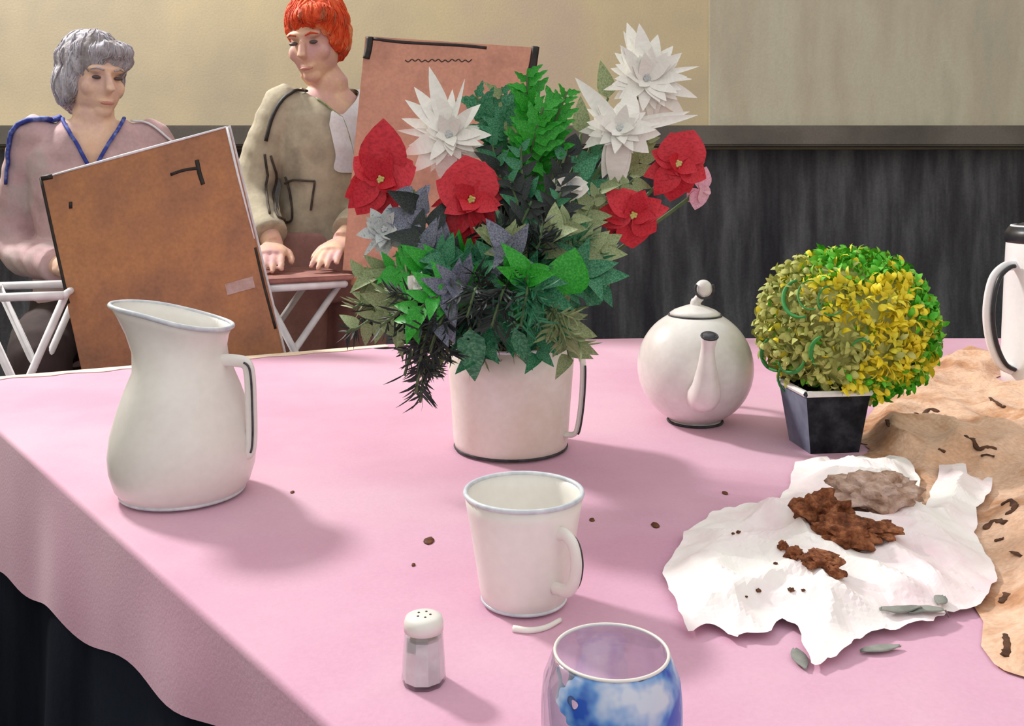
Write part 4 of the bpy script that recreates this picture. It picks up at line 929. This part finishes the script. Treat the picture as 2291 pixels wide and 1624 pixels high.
# ------------------------------------------------------------ people
def remesh(bm, vox, smooth=4, fac=.5):
    me = bpy.data.meshes.new('tmp'); bmesh.ops.recalc_face_normals(bm, faces=bm.faces); bm.to_mesh(me); bm.free()
    o = bpy.data.objects.new('tmp', me); C.objects.link(o)
    m = o.modifiers.new('r', 'REMESH'); m.mode = 'VOXEL'; m.voxel_size = vox
    s = o.modifiers.new('s', 'SMOOTH'); s.factor = fac; s.iterations = smooth
    dg = bpy.context.evaluated_depsgraph_get(); out = bpy.data.meshes.new_from_object(o.evaluated_get(dg))
    bpy.data.objects.remove(o); return out
def displace(me, fn):
    ns = [v.normal.copy() for v in me.vertices]; cs = [v.co.copy() for v in me.vertices]
    me.vertices.foreach_set('co', [q for c, n in zip(cs, ns) for q in c+n*fn(c)]); me.update()
def hand(bm, wrist, d, palm_n, side, curl=.5):
    """wrist point, pointing direction d, palm normal, side=+1/-1 for the thumb"""
    d = Vector(d).normalized(); n = Vector(palm_n); n = (n-d*n.dot(d)).normalized(); s = d.cross(n)*side
    pw = wrist+d*.045
    tube(bm, [wrist-d*.03, wrist, wrist+d*.03, wrist+d*.07, wrist+d*.088], [.024, .026, .036, .040, .034], 14, flat=.42, up=n)
    for i, (o_, ln) in enumerate([(.027, .070), (.009, .080), (-.009, .074), (-.027, .058)]):
        b_ = wrist+d*.078+s*o_; pts = [b_]; a = 0
        for k in range(3):
            a += curl*(.35 if k == 0 else .55); pts.append(pts[-1]+(d*cos(a)+n*sin(a)).normalized()*ln*(.45, .32, .25)[k]+s*o_*.06)
        tube(bm, pts, [.0088, .0085, .0078, .0062], 8, up=n)
    tb = wrist+d*.025+s*.030
    tube(bm, [tb-s*.012, tb+s*.012+d*.018+n*.008, tb+s*.020+d*.040+n*.016, tb+s*.020+d*.058+n*.020], [.013, .0115, .0095, .0075], 8, up=n)
def soft_edge(bm, n=4):
    for _ in range(n):
        new = {}
        for v in bm.verts:
            be = [e for e in v.link_edges if len(e.link_faces) == 1]
            if len(be) == 2: new[v] = v.co*.4+(be[0].other_vert(v).co+be[1].other_vert(v).co)*.3
        for v, c in new.items(): v.co = c
def extract(name, me, test, off, mat, parent):
    """a thin separate layer of cloth over part of a garment"""
    bm = bmesh.new(); bm.from_mesh(me); bm.normal_update()
    bmesh.ops.delete(bm, geom=[f for f in bm.faces if not test(f.calc_center_median())], context='FACES')
    for v in bm.verts: v.co += v.normal*off
    soft_edge(bm, 8)
    return mesh_obj(name, bm, mat, parent)
def person(label, loc, yaw, sp):
    t = thing('person', label, 'person', (loc[0], loc[1], 0), yaw)
    inv = (Matrix.Translation((loc[0], loc[1], 0)) @ Matrix.Rotation(yaw, 4, 'Z')).inverted()
    zs = sp['sh']; zp = sp['hip']; hc = Vector((sp.get('hx', 0), -.035, sp['top']-.125)); lean = sp.get('lean', 0)
    def torso(bm, g, neck):
        h = zs-zp
        R_ = [(zp-.09, .150, .10, 0), (zp+.02, .158, .108, 0), (zp+.18*h, .146, .100, 0), (zp+.45*h, .140, .098, -.005), (zp+.70*h, .158, .106, -.008), (zp+.88*h, .166, .098, -.004), (zp+.985*h, .125, .078, 0), (zs+.028, .075, .062, .002)]
        loft(bm, [(0, c-lean*(z-zp), z, (rx+g)*sp.get('w', 1), ry+g) for z, rx, ry, c in R_], 28)
        if neck: tube(bm, [(0, .0-lean*h, zs-.03), (0, -.012-lean*h, zs+.04), hc+Vector((0, .02, -.07))], [.062, .054, .052], 16)
    arms = [[Vector((s*.155*sp.get('w', 1), -lean*(zs-zp), zs-.035))]+[inv @ Vector(p) for p in sp['arm'+k]] for s, k in ((-1, 'R'), (1, 'L'))]
    legs = [[inv @ Vector(p) for p in sp['leg'+k]] for k in 'RL']
    H = Matrix.Translation(hc) @ Matrix.Rotation(sp['hyaw'], 4, 'Z') @ Matrix.Rotation(sp.get('hpitch', 0), 4, 'X') @ Matrix.Rotation(sp.get('hroll', 0), 4, 'Y')
    bm = bmesh.new(); torso(bm, -.006, True)
    ell(bm, (0, .012, .025), (.074, .092, .090), H, 28, 20); ell(bm, (0, -.022, -.032), (.060, .070, .080), H, 24, 18)
    ell(bm, (0, -.062, -.090), (.026, .024, .022), H); ell(bm, (0, -.074, .022), (.052, .018, .014), H)
    for s in (-1, 1):
        ell(bm, (s*.076, .012, -.008), (.009, .020, .031), H); ell(bm, (s*.034, -.060, -.028), (.026, .022, .026), H)
    tube(bm, [H @ Vector(p) for p in ((0, -.084, .012), (0, -.096, -.008), (0, -.108, -.030), (0, -.090, -.040))], [.008, .010, .0135, .008], 10)
    ell(bm, (0, -.086, -.063), (.022, .009, .005), H); ell(bm, (0, -.084, -.072), (.018, .009, .006), H)
    for (k, a) in zip('RL', arms):
        s = -1 if k == 'R' else 1
        tube(bm, bez(a[:3], 6), [.046-.012*(i/12) if i < 7 else .038-.012*((i-6)/6) for i in range(13)], 14)
        hd = (inv.to_3x3() @ Vector(sp['hand'+k][0])); hn = inv.to_3x3() @ Vector(sp['hand'+k][1])
        hand(bm, a[2], hd, hn, sp['thumb'+k], sp.get('curl', .5))
    for a in legs: tube(bm, bez(a[:3], 6), [.072-.020*(i/12) for i in range(13)], 14)
    body = link('body', remesh(bm, .0044, 4), sp['skin'], t)
    # face details
    for s in (-1, 1):
        bm = bmesh.new(); ell(bm, (s*.030, -.084, .000), (.0125, .0075, .0055), H, 12, 8); mesh_obj('eye', bm, 'eye_dark', t)
        bm = bmesh.new(); tube(bm, [H @ Vector(p) for p in ((s*.014, -.0945, .020), (s*.030, -.0915, .0255), (s*.046, -.080, .020))], [.0025, .003, .0015], 6); mesh_obj('eyebrow', bm, sp['hair'], t)
    bm = bmesh.new(); ell(bm, (0, -.0905, -.068), (.019, .006, .0055), H, 14, 8); mesh_obj('mouth', bm, 'lip', t)
    # hair
    bm = bmesh.new()
    for c, r in sp['hairlumps']: ell(bm, c, r, H, 24, 16)
    me = remesh(bm, .005, 3)
    displace(me, lambda c: .004*noise.noise(c*30)+.0045*noise.noise(Vector((c.x*80, c.y*80, c.z*22)))+.002*noise.noise(Vector((c.x*190, c.y*190, c.z*40))))
    hair = link('hair', me, sp['hair'], t)
    hb = bvh(hair); rh = random.Random(5); bm = bmesh.new(); crown = H @ Vector((.01, .03, .13)); vs = me.vertices; dn = (H.to_3x3() @ Vector((0, 0, -1)))
    for i in range(420):
        v = vs[rh.randrange(len(vs))]; p = v.co.copy(); nn = v.normal.copy(); line = []
        away = (p-crown).normalized()*.7+dn*.6+Vector((rh.gauss(0, .25), rh.gauss(0, .25), rh.gauss(0, .2)))
        for k in range(6):
            r = hb.find_nearest(p)
            if r[0] is None: break
            nn = r[1]; line.append(r[0]+nn*.0012*(1 if k < 5 else .2)); d = away-nn*away.dot(nn); p = r[0]+d.normalized()*.0085
        if len(line) > 3: tube(bm, line, [.0008, .0021, .0024, .0022, .0017, .0007][:len(line)], 5)
    o = mesh_obj('hair_strands', bm, sp['hair'], hair); o['kind'] = 'stuff'
    # clothes
    bm = bmesh.new(); torso(bm, .008, False)
    for a in arms:
        e = a[1].lerp(a[2], .86); tube(bm, bez([a[0]+Vector((-.03 if a[0].x > 0 else .03, 0, .0)), a[0], a[1], e], 6), [.056]*7+[.058-.010*(i/12) for i in range(12)], 16)
    me = remesh(bm, .006, 4)
    displace(me, lambda c: .006*noise.noise(Vector((c.x*14, c.y*14, c.z*9)))+.004*noise.noise(Vector((c.x*22+c.z*20, c.y*20, c.z*16))))
    b2 = bmesh.new(); b2.from_mesh(me)
    dele = []
    for f in b2.faces:
        c = f.calc_center_median(); cy = -lean*(zs-zp)
        r = math.hypot(c.x/.072, (c.y-cy)/.066)
        vneck = c.y < cy-.01 and c.z > zs-sp['vneck'] and abs(c.x) < .062*(c.z-(zs-sp['vneck']))/sp['vneck']
        if (c.z > zs-.005 and r < 1.02) or vneck: dele.append(f)
    bmesh.ops.delete(b2, geom=dele, context='FACES'); soft_edge(b2, 5); b2.to_mesh(me); b2.free()
    shirt = link('shirt', me, sp['shirt'], t)
    bm = bmesh.new(); h = zs-zp
    loft(bm, [(0, 0, zp-.11, .135, .10), (0, 0, zp-.03, .165, .118), (0, 0, zp+.05, .166, .118), (0, 0, zp+.10*h+.04, .158, .112)], 28)
    for a in legs:
        q = bez(a, 6); n = len(q); tube(bm, q, [.092-.034*(i/(n-1)) for i in range(n)], 16)
    trs = remesh(bm, .008, 4)
    displace(trs, lambda c: .006*noise.noise(Vector((c.x*12, c.y*12, c.z*8))))
    link('trousers', trs, sp['trousers'], t)
    for a in legs:
        e = a[-1]; bm = bmesh.new(); ell(bm, (e.x, e.y-.06, .045), (.045, .125, .044), None, 20, 12)
        for v in bm.verts: v.co.z = max(v.co.z, .002)
        mesh_obj('shoe', bm, 'shoe', t)
    return t, inv, shirt, H, hc
def on_shirt(shirt, pts, off=.004):
    b = bvh(shirt); out = []
    pts = bez(pts, 6)
    for p in pts:
        r = b.find_nearest(Vector(p)); out.append(r[0]+r[1]*off)
    return out

# grey-haired painter, seated
L1 = (-1.175, 2.64); y1 = R(22)
def w1(fwd, rt, z):           # world point from person 1: forward, to the person's right, height
    f = Vector((sin(y1), -cos(y1))); r = Vector((-cos(y1), -sin(y1))); q = Vector(L1)+f*fwd+r*rt; return (q.x, q.y, z)
t, inv, shirt, H, hc = person('grey-haired person in a mauve shirt with blue trim, seated behind the tilted board', L1, y1, dict(
    top=1.528, sh=1.255, hip=.70, w=1.0, skin='skin_a', hair='hair_grey', shirt='shirt_mauve', trousers='trousers_dark', hyaw=R(26), hpitch=R(6), lean=.06, vneck=.115,
    armR=[tuple(at(38, 545, 2.60)), tuple(at(150, 600, 2.38))], armL=[w1(.08, -.23, 1.0), w1(.24, -.06, .90)],
    handR=[(.9, -.35, .0), (0, .3, -1)], handL=[(.1, -.9, .1), (0, .3, -1)], thumbR=1, thumbL=-1,
    legR=[w1(.0, .09, .70), w1(.26, .11, .70), w1(.34, .11, .62), w1(.34, .11, .10)], legL=[w1(.0, -.09, .70), w1(.26, -.11, .70), w1(.34, -.11, .62), w1(.34, -.11, .10)],
    hairlumps=[((0, .022, .042), (.090, .104, .090)), ((-.066, .02, -.02), (.030, .060, .066)), ((.066, .03, -.01), (.028, .055, .055)), ((0, .075, -.04), (.068, .042, .070)), ((.02, -.058, .072), (.062, .040, .030)), ((.045, -.052, .050), (.036, .032, .032))]))
cyl = [(-.07, -.03, 1.30), (-.062, -.085, 1.275), (-.035, -.115, 1.215), (-.004, -.13, 1.15)]
for s in (1, -1):
    pts = on_shirt(shirt, [(p[0]*s, p[1]-.04, p[2]) for p in cyl]); bm = bmesh.new(); tube(bm, pts, .0055, 8, flat=.7); mesh_obj('collar_trim', bm, 'trim_blue', t)
pts = on_shirt(shirt, [(-.085, -.05, 1.30), (-.13, -.06, 1.27), (-.18, -.06, 1.24), (-.215, -.07, 1.18), (-.24, -.08, 1.10)], .006); bm = bmesh.new(); n = 25
tube(bm, pts, [.017-.009*(i/24) for i in range(n)], 8, flat=.5); mesh_obj('shoulder_piping', bm, 'trim_blue', t)
pts = on_shirt(shirt, [(.10, -.06, 1.29), (.15, -.06, 1.25), (.20, -.07, 1.20)], .006); bm = bmesh.new(); tube(bm, pts, .006, 8, flat=.5); mesh_obj('shoulder_piping', bm, 'towel_white', t)
# stool under the seated painter
t = thing('stool', 'dark round stool under the grey-haired painter', 'stool', (L1[0], L1[1], 0), y1)
bm = bmesh.new(); lathe(bm, [(0, .555), (.15, .555), (.16, .562), (.16, .582), (.15, .588), (0, .588)], 40); bmesh.ops.recalc_face_normals(bm, faces=bm.faces); mesh_obj('seat', bm, 'trousers_dark', t)
for k in range(4):
    a = pi/4+pi/2*k; bm = bmesh.new(); tube(bm, [(.10*cos(a), .10*sin(a), .556), (.17*cos(a), .17*sin(a), 0)], .012, 8); mesh_obj('leg', bm, 'trousers_dark', t)

# red-haired painter, standing
L2 = (-.528, 2.66); y2 = R(28)
def w2_(fwd, rt, z):
    f = Vector((sin(y2), -cos(y2))); r = Vector((-cos(y2), -sin(y2))); q = Vector(L2)+f*fwd+r*rt; return (q.x, q.y, z)
hr = at(602, 585, 2.32); hl = at(735, 578, 2.36)
t, inv, shirt, H, hc = person('red-haired person in an olive grey shirt standing between the two boards', L2, y2, dict(
    top=1.632, sh=1.345, hip=.89, w=.86, skin='skin_b', hair='hair_red', shirt='shirt_olive', trousers='trousers_rose', hx=-.036, hyaw=R(-42), hpitch=R(14), hroll=R(-4), lean=.05, vneck=.06,
    armR=[(-.705, 2.56, 1.09), (hr.x-.01, hr.y+.08, hr.z+.035)], armL=[(-.375, 2.66, 1.08), (hl.x+.02, hl.y+.07, hl.z+.04)],
    handR=[(.15, -.9, -.22), (0, -.2, -1)], handL=[(-.15, -.9, -.25), (0, -.2, -1)], thumbR=1, thumbL=-1, curl=.35,
    legR=[w2_(0, .085, .86), w2_(.02, .09, .48), w2_(.0, .09, .40), w2_(-.02, .09, .07)], legL=[w2_(0, -.085, .86), w2_(.02, -.09, .48), w2_(.0, -.09, .40), w2_(-.02, -.09, .07)],
    hairlumps=[((0, .022, .046), (.087, .102, .086)), ((.062, .015, .01), (.028, .062, .055)), ((-.066, .035, .02), (.022, .045, .045)), ((0, .080, -.02), (.062, .036, .055)), ((.028, -.055, .070), (.056, .042, .034)), ((.058, -.035, .045), (.024, .035, .042))]))
o = extract('shoulder_towel', shirt.data, lambda c: c.x > -.025+.02*noise.noise(c*14) and c.z > 1.15+.10*noise.noise(c*9) and c.x < .2 and c.y < .09, .006, 'towel_white', t)
o['label'] = 'white cloth laid over the shoulder'
pts = on_shirt(shirt, [(-.06, -.07, 1.375), (-.12, -.06, 1.345), (-.165, -.07, 1.29), (-.19, -.08, 1.22)], .006); bm = bmesh.new(); tube(bm, pts, .0065, 8, flat=.6); mesh_obj('shoulder_seam', bm, 'clip_black', t)
pts = on_shirt(shirt, [(-.04, -.10, 1.36), (.0, -.13, 1.30), (.03, -.14, 1.22), (.05, -.14, 1.15)], .004); bm = bmesh.new(); tube(bm, pts, .0025, 6); mesh_obj('green_cord', bm, 'leaf_olive', t)
sb2 = bvh(shirt); o_ = inv @ Vector((0, 0, CAMZ))
def front(px, py):
    d_ = ((inv @ at(px, py, 1))-o_).normalized(); r = sb2.ray_cast(o_, d_); return r[0] if r[0] else inv @ at(px, py, 2.5)
for ln in [[(592, 345), (596, 400), (603, 480)], [(605, 348), (612, 420), (622, 488), (640, 497), (655, 490), (652, 440), (640, 395)], [(640, 410), (660, 402), (705, 405)], [(705, 405), (700, 440), (696, 470)]]:
    pts = on_shirt(shirt, [front(*p) for p in ln], .004); bm = bmesh.new(); tube(bm, pts, .0032, 6); mesh_obj('apron_cord', bm, 'cord_dark', t)
